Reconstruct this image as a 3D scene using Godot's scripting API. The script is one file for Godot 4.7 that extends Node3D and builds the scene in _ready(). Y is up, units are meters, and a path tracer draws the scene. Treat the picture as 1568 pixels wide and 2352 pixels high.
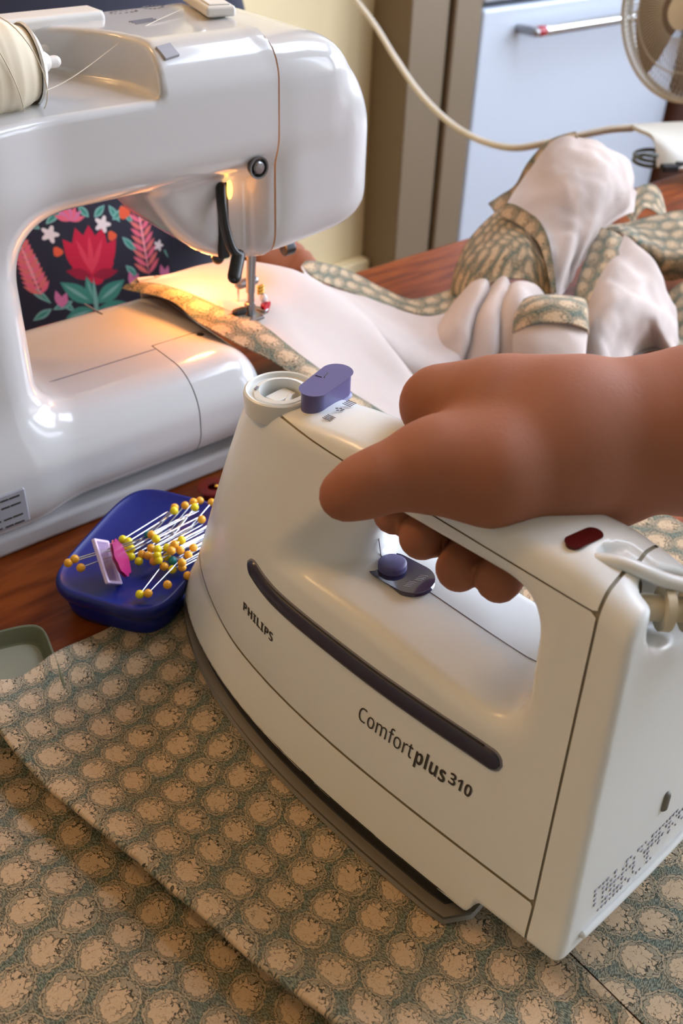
extends Node3D
# A quilting corner: steam iron held by a hand on printed cloth, sewing machine behind it.
# World axes follow the table: x runs along the sewing machine, z towards the photographer, y up, table top at y = 0.

const IRON_AT := Vector3(0.107628, 0.004000, 0.364010)
const IRON_FORWARD := Vector3(-0.146083, 0.000000, -0.989272)
const IRON_ACROSS := Vector3(0.989272, 0.000000, -0.146083)
const WIN_X0 := 1.9
const ROOF_X0 := 1.05
const ROOF_X1 := 2.3
const ROOF_Z0 := -0.5
const ROOF_Z1 := 0.9
const WIN_Y0 := 0.05
const WIN_Y1 := 1.72
const SANS := ["Droid Sans"]

var M := {}
var used := {}

# ------------------------------------------------------------------ scene helpers
func numbered(called: String) -> String:
	var n: int = used.get(called, 0)
	used[called] = n + 1
	return called if n == 0 else "%s_%03d" % [called, n]

func tag(o: Node3D, label: String, category: String, group := "", kind := "") -> Node3D:
	o.set_meta("label", label)
	if category: o.set_meta("category", category)
	if group: o.set_meta("group", group)
	if kind: o.set_meta("kind", kind)
	return o

func thing(called: String, label: String, category: String, at := Vector3.ZERO, basis := Basis(), group := "") -> Node3D:
	var o := Node3D.new()
	o.name = numbered(called)
	o.transform = Transform3D(basis, at)
	add_child(o)
	return tag(o, label, category, group)

func solo(called: String, mb: MB, m: Material, label: String, category: String, group := "") -> MeshInstance3D:
	var o := MeshInstance3D.new()
	o.name = numbered(called)
	o.mesh = mb.mesh()
	o.material_override = m
	add_child(o)
	tag(o, label, category, group)
	return o

# a part whose shape is given in the thing's own axes
func part(called: String, mb: MB, m: Material, parent: Node3D, label := "") -> MeshInstance3D:
	var o := MeshInstance3D.new()
	o.name = called
	o.mesh = mb.mesh()
	o.material_override = m
	parent.add_child(o, true)
	if label: o.set_meta("label", label)
	return o

# a part whose shape is given in world axes
func wpart(called: String, mb: MB, m: Material, parent: Node3D, label := "") -> MeshInstance3D:
	mb.move((parent.global_transform if parent.is_inside_tree() else parent.transform).affine_inverse())
	return part(called, mb, m, parent, label)

func struct(called: String, mb: MB, m: Material, label: String) -> MeshInstance3D:
	var o := MeshInstance3D.new()
	o.name = called
	o.mesh = mb.mesh()
	o.material_override = m
	add_child(o)
	o.set_meta("kind", "structure")
	o.set_meta("label", label)
	return o

# ------------------------------------------------------------------ mesh building
class MB:
	var v := PackedVector3Array()
	var n := PackedVector3Array()
	var u := PackedVector2Array()
	var x := PackedInt32Array()

	func tri(a: int, b: int, c: int) -> void:
		if (v[b] - v[a]).cross(v[c] - v[a]).dot(n[a] + n[b] + n[c]) > 0.0:
			x.append(a); x.append(c); x.append(b)
		else:
			x.append(a); x.append(b); x.append(c)

	func point(p: Vector3, q: Vector3, t := Vector2.ZERO) -> int:
		v.append(p); n.append(q); u.append(t)
		return v.size() - 1

	func move(t: Transform3D) -> MB:
		var inv := t.basis.inverse().transposed()
		for i in v.size():
			v[i] = t * v[i]
			n[i] = (inv * n[i]).normalized()
		return self

	func add(o: MB, t := Transform3D()) -> MB:
		var at := v.size()
		var inv := t.basis.inverse().transposed()
		for i in o.v.size():
			point(t * o.v[i], (inv * o.n[i]).normalized(), o.u[i])
		for i in o.x: x.append(at + i)
		return self

	# rows of equal length; smooth normals from the grid itself
	func grid(rows: Array, round_u := false, round_v := false, uvs = null, flip := false) -> MB:
		var h: int = rows.size()
		var w: int = rows[0].size()
		var at := v.size()
		for i in h:
			for j in w:
				var a: Vector3 = rows[i][(j + 1) % w if round_u else mini(j + 1, w - 1)]
				var b: Vector3 = rows[i][(j + w - 1) % w if round_u else maxi(j - 1, 0)]
				var c: Vector3 = rows[(i + 1) % h if round_v else mini(i + 1, h - 1)][j]
				var d: Vector3 = rows[(i + h - 1) % h if round_v else maxi(i - 1, 0)][j]
				var q := (a - b).cross(c - d)
				if q.length() < 1e-14:
					var i2: int = clampi(i, 1, h - 2) if h > 2 else i
					var a2: Vector3 = rows[i2][(j + 1) % w if round_u else mini(j + 1, w - 1)]
					var b2: Vector3 = rows[i2][(j + w - 1) % w if round_u else maxi(j - 1, 0)]
					q = (a2 - b2).cross(c - d)
				q = q.normalized()
				if flip: q = -q
				point(rows[i][j], q, uvs[i][j] if uvs != null else Vector2(float(j) / (w - 1), float(i) / (h - 1)))
		for i in (h if round_v else h - 1):
			for j in (w if round_u else w - 1):
				var p := at + i * w + j
				var q2 := at + i * w + (j + 1) % w
				var r := at + ((i + 1) % h) * w + j
				var s := at + ((i + 1) % h) * w + (j + 1) % w
				tri(p, q2, s)
				tri(p, s, r)
		return self

	func fan(ring: Array, normal: Vector3) -> MB:
		var c := Vector3.ZERO
		for p in ring: c += p
		var at := point(c / ring.size(), normal)
		for p in ring: point(p, normal)
		for i in ring.size(): tri(at, at + 1 + i, at + 1 + (i + 1) % ring.size())
		return self

	# profile of Vector2(radius, height) turned round y; splits the shading at sharp corners
	func lathe(prof: Array, segs := 32, t := Transform3D(), sx := 1.0, sz := 1.0) -> MB:
		var runs := [[prof[0]]]
		for i in range(1, prof.size()):
			runs[-1].append(prof[i])
			if i < prof.size() - 1:
				var d1: Vector2 = (prof[i] - prof[i - 1]).normalized()
				var d2: Vector2 = (prof[i + 1] - prof[i]).normalized()
				if d1.dot(d2) < 0.8: runs.append([prof[i]])
		for run in runs:
			var rows := []
			for p in run:
				var row := PackedVector3Array()
				for k in segs:
					var a := TAU * k / segs
					row.append(t * Vector3(cos(a) * maxf(p.x, 1e-6) * sx, p.y, sin(a) * maxf(p.x, 1e-6) * sz))
				rows.append(row)
			grid(rows, true, false, null, false)
		return self

	func tube(pts: Array, radii, segs := 10, capped := true, flat := 1.0) -> MB:
		var rows := []
		var up := Vector3(0.31, 0.9, 0.23)
		var prev := Vector3.ZERO
		var side := Vector3.ZERO
		for i in pts.size():
			var d: Vector3 = ((pts[mini(i + 1, pts.size() - 1)] as Vector3) - (pts[maxi(i - 1, 0)] as Vector3)).normalized()
			if i == 0:
				side = d.cross(up).normalized()
			else:
				side = (side - d * side.dot(d)).normalized()
			var other := side.cross(d)
			var r: float = radii if radii is float else radii[i]
			var make := func(off: float, k: float) -> PackedVector3Array:
				var row := PackedVector3Array()
				for j in segs:
					var a := TAU * j / segs
					row.append((pts[i] as Vector3) + d * off + (side * cos(a) + other * sin(a) * flat) * r * k)
				return row
			if i == 0 and capped:
				rows.append(make.call(-r, 0.02)); rows.append(make.call(-r * 0.8, 0.6)); rows.append(make.call(-r * 0.45, 0.89))
			rows.append(make.call(0.0, 1.0))
			if i == pts.size() - 1 and capped:
				rows.append(make.call(r * 0.45, 0.89)); rows.append(make.call(r * 0.8, 0.6)); rows.append(make.call(r, 0.02))
		return grid(rows, true)

	func rbox(size: Vector3, r: float, t := Transform3D(), k := 3) -> MB:
		var h := size / 2.0 - Vector3.ONE * r
		var rows := []
		for i in 2 * (k + 1):
			var th := (PI / 2.0 / k) * (i if i <= k else i - 1)
			var row := PackedVector3Array()
			for j in 4 * (k + 1):
				var qd := j / (k + 1)
				var ph := PI / 2.0 * qd + PI / 2.0 / k * (j % (k + 1))
				var d := Vector3(sin(th) * cos(ph), cos(th), sin(th) * sin(ph))
				var s := Vector3(1 if qd == 0 or qd == 3 else -1, 1 if i <= k else -1, 1 if qd < 2 else -1)
				row.append(s * h + d * r)
			rows.append(row)
		var at := v.size()
		var w: int = rows[0].size()
		for i in rows.size():
			var th2 := (PI / 2.0 / k) * (i if i <= k else i - 1)
			for j in w:
				var ph2 := PI / 2.0 * (j / (k + 1)) + PI / 2.0 / k * (j % (k + 1))
				point(t * rows[i][j], (t.basis * Vector3(sin(th2) * cos(ph2), cos(th2), sin(th2) * sin(ph2))).normalized(), Vector2(rows[i][j].x, rows[i][j].z))
		for i in rows.size() - 1:
			for j in w:
				var a := at + i * w + j
				var b := at + i * w + (j + 1) % w
				tri(a, b, b + w)
				tri(a, b + w, a + w)
		for i in [0, rows.size() - 1]:
			var b0: int = at + i * w
			tri(b0, b0 + k + 1, b0 + 2 * (k + 1))
			tri(b0, b0 + 2 * (k + 1), b0 + 3 * (k + 1))
		return self

	func box(lo: Vector3, hi: Vector3, r := 0.002, k := 2) -> MB:
		return rbox(hi - lo, r, Transform3D(Basis(), (lo + hi) / 2.0), k)

	func ball(c: Vector3, r: Vector3, segs := 16, t := Transform3D()) -> MB:
		var rows := []
		for i in segs / 2 + 1:
			var a := PI * i / (segs / 2)
			var row := PackedVector3Array()
			for j in segs:
				var b := TAU * j / segs
				row.append(t * (c + Vector3(maxf(sin(a), 1e-4) * cos(b), cos(a), maxf(sin(a), 1e-4) * sin(b)) * r))
			rows.append(row)
		return grid(rows, true)

	# flat outline in x, y pushed along z, edges chamfered
	func prism(poly: PackedVector2Array, depth: float, t := Transform3D(), bevel := 0.0, soft := true) -> MB:
		var c := poly.size()
		var rings := []
		var inset := func(k: float) -> PackedVector2Array:
			var out := PackedVector2Array()
			var sgn := -1.0 if Geometry2D.is_polygon_clockwise(poly) else 1.0
			for i in c:
				var d1 := (poly[i] - poly[(i + c - 1) % c]).normalized()
				var d2 := (poly[(i + 1) % c] - poly[i]).normalized()
				var m := (d1.orthogonal() + d2.orthogonal())
				m = m.normalized() / maxf(0.5, m.length() / 2.0)
				out.append(poly[i] + m * k * sgn)
			return out
		var small: PackedVector2Array = inset.call(bevel) if bevel > 0.0 else poly
		var levels := [[small, 0.0], [poly, bevel], [poly, depth - bevel], [small, depth]] if bevel > 0.0 else [[poly, 0.0], [poly, depth]]
		for l in range(levels.size() - 1):
			var rows := []
			for e in [levels[l], levels[l + 1]]:
				var row := PackedVector3Array()
				for p in e[0]: row.append(t * Vector3(p.x, p.y, e[1]))
				rows.append(row)
			if soft:
				grid(rows, true)
			else:
				for i in c:
					grid([[rows[0][i], rows[0][(i + 1) % c]], [rows[1][i], rows[1][(i + 1) % c]]])
		var ix := Geometry2D.triangulate_polygon(small)
		for e in [[0.0, -1.0], [depth, 1.0]]:
			var at := v.size()
			for p in small: point(t * Vector3(p.x, p.y, e[0]), (t.basis * Vector3(0, 0, e[1])).normalized(), p)
			for k in range(0, ix.size(), 3): tri(at + ix[k], at + ix[k + 1], at + ix[k + 2])
		return self

	# keeps the side where keep(point) > 0, cut cleanly
	func clip(keep: Callable) -> MB:
		var out := MB.new()
		var f := PackedFloat32Array()
		f.resize(v.size())
		for i in v.size(): f[i] = keep.call(v[i])
		var map := PackedInt32Array()
		map.resize(v.size())
		map.fill(-1)
		for k in range(0, x.size(), 3):
			var inside := 0
			for e in 3:
				if f[x[k + e]] > 0.0: inside += 1
			if inside == 0: continue
			if inside == 3:
				for e in 3:
					var i := x[k + e]
					if map[i] < 0: map[i] = out.point(v[i], n[i], u[i])
					out.x.append(map[i])
				continue
			var ring := []
			for e in 3:
				var i := x[k + e]
				var j := x[k + (e + 1) % 3]
				if f[i] > 0.0: ring.append(out.point(v[i], n[i], u[i]))
				if (f[i] > 0.0) != (f[j] > 0.0):
					var s := f[i] / (f[i] - f[j])
					ring.append(out.point(v[i].lerp(v[j], s), n[i].lerp(n[j], s).normalized(), u[i].lerp(u[j], s)))
			for e in range(1, ring.size() - 1): out.tri(ring[0], ring[e], ring[e + 1])
		return out

	func mesh() -> ArrayMesh:
		var a := []
		a.resize(Mesh.ARRAY_MAX)
		a[Mesh.ARRAY_VERTEX] = v
		a[Mesh.ARRAY_NORMAL] = n
		a[Mesh.ARRAY_TEX_UV] = u
		a[Mesh.ARRAY_INDEX] = x
		var m := ArrayMesh.new()
		m.add_surface_from_arrays(Mesh.PRIMITIVE_TRIANGLES, a)
		return m

# ------------------------------------------------------------------ distance fields
static func smin(a: float, b: float, k: float) -> float:
	var h := maxf(k - absf(a - b), 0.0) / k
	return minf(a, b) - h * h * k * 0.25

static func smax(a: float, b: float, k: float) -> float:
	var h := maxf(k - absf(a - b), 0.0) / k
	return maxf(a, b) + h * h * k * 0.25

static func dbox(p: Vector3, c: Vector3, h: Vector3, r: float) -> float:
	var q := (p - c).abs() - h + Vector3(r, r, r)
	return Vector3(maxf(q.x, 0), maxf(q.y, 0), maxf(q.z, 0)).length() + minf(maxf(q.x, maxf(q.y, q.z)), 0.0) - r

static func cone(p: Vector3, a: Vector3, b: Vector3, ra: float, rb: float) -> float:
	var d := b - a
	var t := clampf((p - a).dot(d) / d.length_squared(), 0.0, 1.0)
	return (p - a - d * t).length() - lerpf(ra, rb, t)

# surface nets over the cells near f = 0, points pulled onto the surface, normals from the field
func nets(f: Callable, lo: Vector3, hi: Vector3, c: float, slack := 1.3) -> MB:
	const B := 4
	var nb := Vector3i(((hi - lo) / (c * B)).ceil())
	var nx := nb.x * B + 1
	var ny := nb.y * B + 1
	var nz := nb.z * B + 1
	var val := PackedFloat32Array()
	val.resize(nx * ny * nz)
	val.fill(1e9)
	var live := []
	for bz in nb.z:
		for by in nb.y:
			for bx in nb.x:
				var mid := lo + (Vector3(bx, by, bz) + Vector3.ONE * 0.5) * c * B
				if absf(f.call(mid)) > 0.87 * c * B * slack: continue
				live.append(Vector3i(bx, by, bz) * B)
				for k in B + 1:
					for j in B + 1:
						var at := ((bz * B + k) * ny + by * B + j) * nx + bx * B
						for i in B + 1:
							if val[at + i] > 1e8:
								val[at + i] = f.call(lo + Vector3(bx * B + i, by * B + j, bz * B + k) * c)
	var out := MB.new()
	var id := {}
	var step := PackedInt32Array([0, 1, nx, nx + 1, nx * ny, nx * ny + 1, nx * ny + nx, nx * ny + nx + 1])
	var ends := PackedInt32Array([0, 1, 2, 3, 4, 5, 6, 7, 0, 2, 1, 3, 4, 6, 5, 7, 0, 4, 1, 5, 2, 6, 3, 7])
	for b in live:
		for k in B:
			for j in B:
				for i in B:
					var at: int = ((b.z + k) * ny + b.y + j) * nx + b.x + i
					var mask := 0
					for e in 8:
						if val[at + step[e]] < 0.0: mask |= 1 << e
					if mask == 0 or mask == 255: continue
					var sum := Vector3.ZERO
					var many := 0
					for e in 12:
						var p := ends[e * 2]
						var q := ends[e * 2 + 1]
						if ((mask >> p) & 1) != ((mask >> q) & 1):
							var fp := val[at + step[p]]
							var t := fp / (fp - val[at + step[q]])
							sum += Vector3(p & 1, (p >> 1) & 1, p >> 2).lerp(Vector3(q & 1, (q >> 1) & 1, q >> 2), t)
							many += 1
					var pos := lo + (Vector3(b.x + i, b.y + j, b.z + k) + sum / many) * c
					var g := Vector3.UP
					var h := c * 0.2
					for turn in 2:
						var f0: float = f.call(pos)
						g = Vector3(f.call(pos + Vector3(h, 0, 0)) - f0, f.call(pos + Vector3(0, h, 0)) - f0, f.call(pos + Vector3(0, 0, h)) - f0) / h
						var l := maxf(g.length(), 0.2)
						var move := g * (-f0 / (l * l))
						if move.length() > c * 0.6: move = move.normalized() * c * 0.6
						pos += move
					id[at] = out.point(pos, g.normalized(), Vector2(pos.x, pos.y))
	var around := [[nx, nx * ny], [nx * ny, 1], [1, nx]]
	var along := [1, nx, nx * ny]
	for at in id:
		for axis in 3:
			if (val[at] < 0.0) == (val[at + along[axis]] < 0.0): continue
			var p: int = at - around[axis][0]
			var q: int = at - around[axis][1]
			var r: int = p - around[axis][1]
			if not (id.has(p) and id.has(q) and id.has(r)): continue
			out.tri(id[at], id[p], id[r])
			out.tri(id[at], id[r], id[q])
	return out

# ------------------------------------------------------------------ curves
static func spline(pts: Array, many: int) -> Array:
	var out := []
	var n := pts.size()
	for k in many + 1:
		var t := float(k) / many * (n - 1)
		var i := mini(int(t), n - 2)
		t -= i
		var a = pts[maxi(i - 1, 0)]
		var b = pts[i]
		var c = pts[i + 1]
		var d = pts[mini(i + 2, n - 1)]
		out.append(0.5 * (2.0 * b + (c - a) * t + (2.0 * a - 5.0 * b + 4.0 * c - d) * t * t + (3.0 * b - a - 3.0 * c + d) * t * t * t))
	return out

# a cloth sheet through rows of control points, with its cloth coordinates in metres
func sheet(rows: Array, nu := 40, nv := 40, wrinkle := 0.0012, seed_at := 1) -> MB:
	var across := []
	for r in rows: across.append(spline(r, nu))
	var cols := []
	for j in nu + 1:
		var line := []
		for r in across: line.append(r[j])
		cols.append(spline(line, nv))
	var grid := []
	var uvs := []
	var noise := FastNoiseLite.new()
	noise.seed = seed_at
	noise.frequency = 14.0
	noise.fractal_octaves = 3
	for i in nv + 1:
		var row := PackedVector3Array()
		var ur := PackedVector2Array()
		for j in nu + 1:
			var p: Vector3 = cols[j][i]
			var w := noise.get_noise_3dv(p)
			p += Vector3(0.5, 0.8, 0.4) * w * wrinkle * 2.0
			if p.z > -0.205: p.y = maxf(p.y, 0.0022)
			row.append(p)
			var a := 0.0
			var b := 0.0
			if j > 0: a = ur[j - 1].x + (p - (cols[j - 1][i] as Vector3)).length()
			if i > 0: b = uvs[i - 1][j].y + (p - (cols[j][i - 1] as Vector3)).length()
			if i > 0 and j > 0: a = lerpf(a, uvs[i - 1][j].x, 0.5)
			ur.append(Vector2(a, b))
		grid.append(row)
		uvs.append(ur)
	return MB.new().grid(grid, false, false, uvs)

# both faces of a cloth and the edge between them
func thick(m: MB, t: float) -> MB:
	var out := MB.new()
	out.add(m)
	var at := m.v.size()
	for i in at: out.point(m.v[i] - m.n[i] * t, -m.n[i], m.u[i])
	for k in range(0, m.x.size(), 3): out.tri(at + m.x[k], at + m.x[k + 1], at + m.x[k + 2])
	var seen := {}
	for k in range(0, m.x.size(), 3):
		for e in 3:
			var a := m.x[k + e]
			var b := m.x[k + (e + 1) % 3]
			var key := Vector2i(mini(a, b), maxi(a, b))
			seen[key] = seen.get(key, 0) + 1
	for key in seen:
		if seen[key] == 1:
			var side := (m.v[key.y] - m.v[key.x]).cross(m.n[key.x]).normalized()
			var q := out.point(m.v[key.x], side, m.u[key.x])
			out.point(m.v[key.y], side, m.u[key.y])
			out.point(m.v[key.y] - m.n[key.y] * t, side, m.u[key.y])
			out.point(m.v[key.x] - m.n[key.x] * t, side, m.u[key.x])
			out.tri(q, q + 1, q + 2)
			out.tri(q, q + 2, q + 3)
	return out

# lettering laid on a surface: where(x, y) gives a point and its outward direction
func letters(text: String, size: float, weight: int, where: Callable, spread := 1.0) -> MB:
	var tm := TextMesh.new()
	var f := SystemFont.new()
	f.font_names = SANS
	f.font_weight = weight
	tm.font = f
	tm.text = text
	tm.font_size = 64
	tm.pixel_size = size / 64.0
	tm.depth = 0.0
	tm.curve_step = 1.0
	var a := tm.get_mesh_arrays()
	var out := MB.new()
	for p in a[Mesh.ARRAY_VERTEX]:
		var s: Array = where.call(p.x * spread, p.y)
		out.point(s[0], s[1])
	var ix: PackedInt32Array = a[Mesh.ARRAY_INDEX] if a[Mesh.ARRAY_INDEX] != null else PackedInt32Array(range(out.v.size()))
	for k in range(0, ix.size(), 3): out.tri(ix[k], ix[k + 1], ix[k + 2])
	return out

# ------------------------------------------------------------------ materials and computed textures
func mat(c: Color, rough := 0.5, metal := 0.0, spec := 0.5) -> StandardMaterial3D:
	var m := StandardMaterial3D.new()
	m.albedo_color = c
	m.roughness = rough
	m.metallic = metal
	m.metallic_specular = spec
	return m

func noise_tex(freq: float, seed_at: int, size := 256, ramp: Gradient = null, bump := false) -> NoiseTexture2D:
	var f := FastNoiseLite.new()
	f.seed = seed_at
	f.frequency = freq
	f.fractal_octaves = 4
	var t := NoiseTexture2D.new()
	t.width = size
	t.height = size
	t.seamless = true
	t.noise = f
	if ramp: t.color_ramp = ramp
	if bump:
		t.as_normal_map = true
		t.bump_strength = 4.0
	return t

func weave_image() -> Image:
	var im := Image.create(64, 64, false, Image.FORMAT_L8)
	for y in 64:
		for x in 64:
			var a := sin(TAU * x / 4.0) * 0.5 + 0.5
			var b := sin(TAU * y / 4.0) * 0.5 + 0.5
			var over := (int(x / 4.0) + int(y / 4.0)) % 2 == 0
			var h := a if over else b
			im.set_pixel(x, y, Color(h, h, h))
	return im

# printed cotton: rows of leafy cream heads with ringed outlines on hatched grey green
func print_image() -> Image:
	const N := 1024
	const K := 8
	var rng := RandomNumberGenerator.new()
	rng.seed = 7
	var fine := FastNoiseLite.new(); fine.seed = 3; fine.frequency = 0.11; fine.fractal_octaves = 2
	var patchy := FastNoiseLite.new(); patchy.seed = 5; patchy.frequency = 0.012
	var ragged := FastNoiseLite.new(); ragged.seed = 14; ragged.frequency = 0.030; ragged.fractal_octaves = 3
	var scrib := FastNoiseLite.new(); scrib.seed = 9; scrib.frequency = 0.06; scrib.fractal_octaves = 3
	var cream := Vector3(0.79, 0.69, 0.565)
	var sage := Vector3(0.54, 0.525, 0.45)
	var teal := Vector3(0.45, 0.505, 0.46)
	var dark := Vector3(0.17, 0.18, 0.15)
	var d := PackedByteArray()
	d.resize(N * N * 3)
	var bg := PackedVector3Array()
	bg.resize(N * N)
	for y in N:
		for x in N:
			var c := sage.lerp(teal, clampf(patchy.get_noise_2d(x, y) * 1.6 + 0.45, 0, 1))
			var hatch := fine.get_noise_2d(x * 1.9 + y * 0.5, y * 0.55 - x * 0.35)
			if hatch > 0.07: c = c.lerp(dark, 0.55)
			elif hatch < -0.22: c = c.lerp(cream, 0.3)
			bg[y * N + x] = c
	var cell := float(N) / K
	for gy in K:
		for gx in K:
			var cx := (gx + 0.5 + (0.5 if gy % 2 else 0.0)) * cell + rng.randf_range(-0.08, 0.08) * cell
			var cy := (gy + 0.5) * cell + rng.randf_range(-0.06, 0.06) * cell
			var ra := cell * rng.randf_range(0.50, 0.55)
			var rb := cell * rng.randf_range(0.41, 0.47)
			var turn := rng.randf_range(-0.45, 0.05)
			var co := cos(turn)
			var si := sin(turn)
			var reach := int(cell * 0.62)
			for dy in range(-reach, reach):
				for dx in range(-reach, reach):
					var px := (dx * co + dy * si) / ra
					var py := (dy * co - dx * si) / rb
					var r := sqrt(px * px + py * py)
					if r > 1.14: continue
					var ix := posmod(int(cx) + dx, N)
					var iy := posmod(int(cy) + dy, N)
					var at := iy * N + ix
					var an := atan2(py, px)
					var wob := scrib.get_noise_2d(cx + dx, cy + dy)
					var rr := r * (1.0 + wob * 0.12)
					var jag := ragged.get_noise_2d(cos(an) * 70.0 + gx * 211.0, sin(an) * 70.0 + gy * 173.0)
					var side := clampf(0.5 + 0.85 * (px * 0.8 + py * 0.5), 0.0, 1.0)
					var leaf := 0.80 + 0.34 * jag * (0.35 + side) - 0.07 * side
					var c: Vector3 = bg[at]
					if rr < leaf:
						c = cream.lerp(sage, clampf(0.06 + scrib.get_noise_2d(cx + dx * 2.0, cy + dy * 2.0) * 0.3, 0, 0.3))
						var line := absf(ragged.get_noise_2d((cx + dx) * 0.95 + gx * 90.0, (cy + dy) * 0.95 + gy * 70.0))
						var near := rr / leaf
						if rr > leaf - 0.045: c = dark.lerp(cream, 0.15 + 0.35 * (1.0 - side))
						elif line < 0.085 * side * smoothstep(0.2, 0.5, near): c = dark.lerp(cream, 0.12)
						elif line < 0.13 * side * smoothstep(0.3, 0.7, near): c = dark.lerp(cream, 0.6)
					elif rr < 0.90:
						c = cream.lerp(sage, 0.5 if fine.get_noise_2d(ix * 2.0, iy * 2.0) < 0.05 else 0.95)
					elif rr < 0.935: c = dark.lerp(sage, 0.3)
					elif rr < 1.03: c = cream.lerp(sage, 0.42)
					elif rr < 1.06: c = dark.lerp(sage, 0.35)
					bg[at] = c
	for i in N * N:
		var c: Vector3 = bg[i]
		var w := 0.94 + 0.06 * float(((i % N) / 2 + (i / N) / 2) % 2)
		d[i * 3] = int(clampf(c.x * w, 0, 1) * 255.0)
		d[i * 3 + 1] = int(clampf(c.y * w, 0, 1) * 255.0)
		d[i * 3 + 2] = int(clampf(c.z * w, 0, 1) * 255.0)
	return Image.create_from_data(N, N, false, Image.FORMAT_RGB8, d)

static func fill_poly(im: Image, pts: PackedVector2Array, c: Color) -> void:
	var lo := pts[0]
	var hi := pts[0]
	for p in pts:
		lo = lo.min(p)
		hi = hi.max(p)
	for y in range(maxi(0, int(lo.y)), mini(im.get_height(), int(hi.y) + 1)):
		var cuts := []
		for i in pts.size():
			var a := pts[i]
			var b := pts[(i + 1) % pts.size()]
			if (a.y <= y) != (b.y <= y): cuts.append(a.x + (y - a.y) / (b.y - a.y) * (b.x - a.x))
		cuts.sort()
		for k in range(0, cuts.size() - 1, 2):
			im.fill_rect(Rect2i(int(cuts[k]), y, maxi(1, int(cuts[k + 1]) - int(cuts[k])), 1).intersection(Rect2i(0, 0, im.get_width(), im.get_height())), c)

static func leaf_poly(a: Vector2, b: Vector2, w: float) -> PackedVector2Array:
	var out := PackedVector2Array()
	var d := b - a
	var o := d.orthogonal().normalized() * w
	for k in 9: out.append(a + d * (k / 8.0) + o * sin(PI * k / 8.0) * (1.0 - 0.25 * k / 8.0))
	for k in 9: out.append(b - d * (k / 8.0) - o * sin(PI * k / 8.0) * (1.0 - 0.25 * (1.0 - k / 8.0)))
	return out

static func blob(c: Vector2, r: float, lobes := 0, depth := 0.0) -> PackedVector2Array:
	var out := PackedVector2Array()
	for k in 32:
		var a := TAU * k / 32
		out.append(c + Vector2(cos(a), sin(a)) * r * (1.0 + depth * cos(a * lobes)))
	return out

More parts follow.
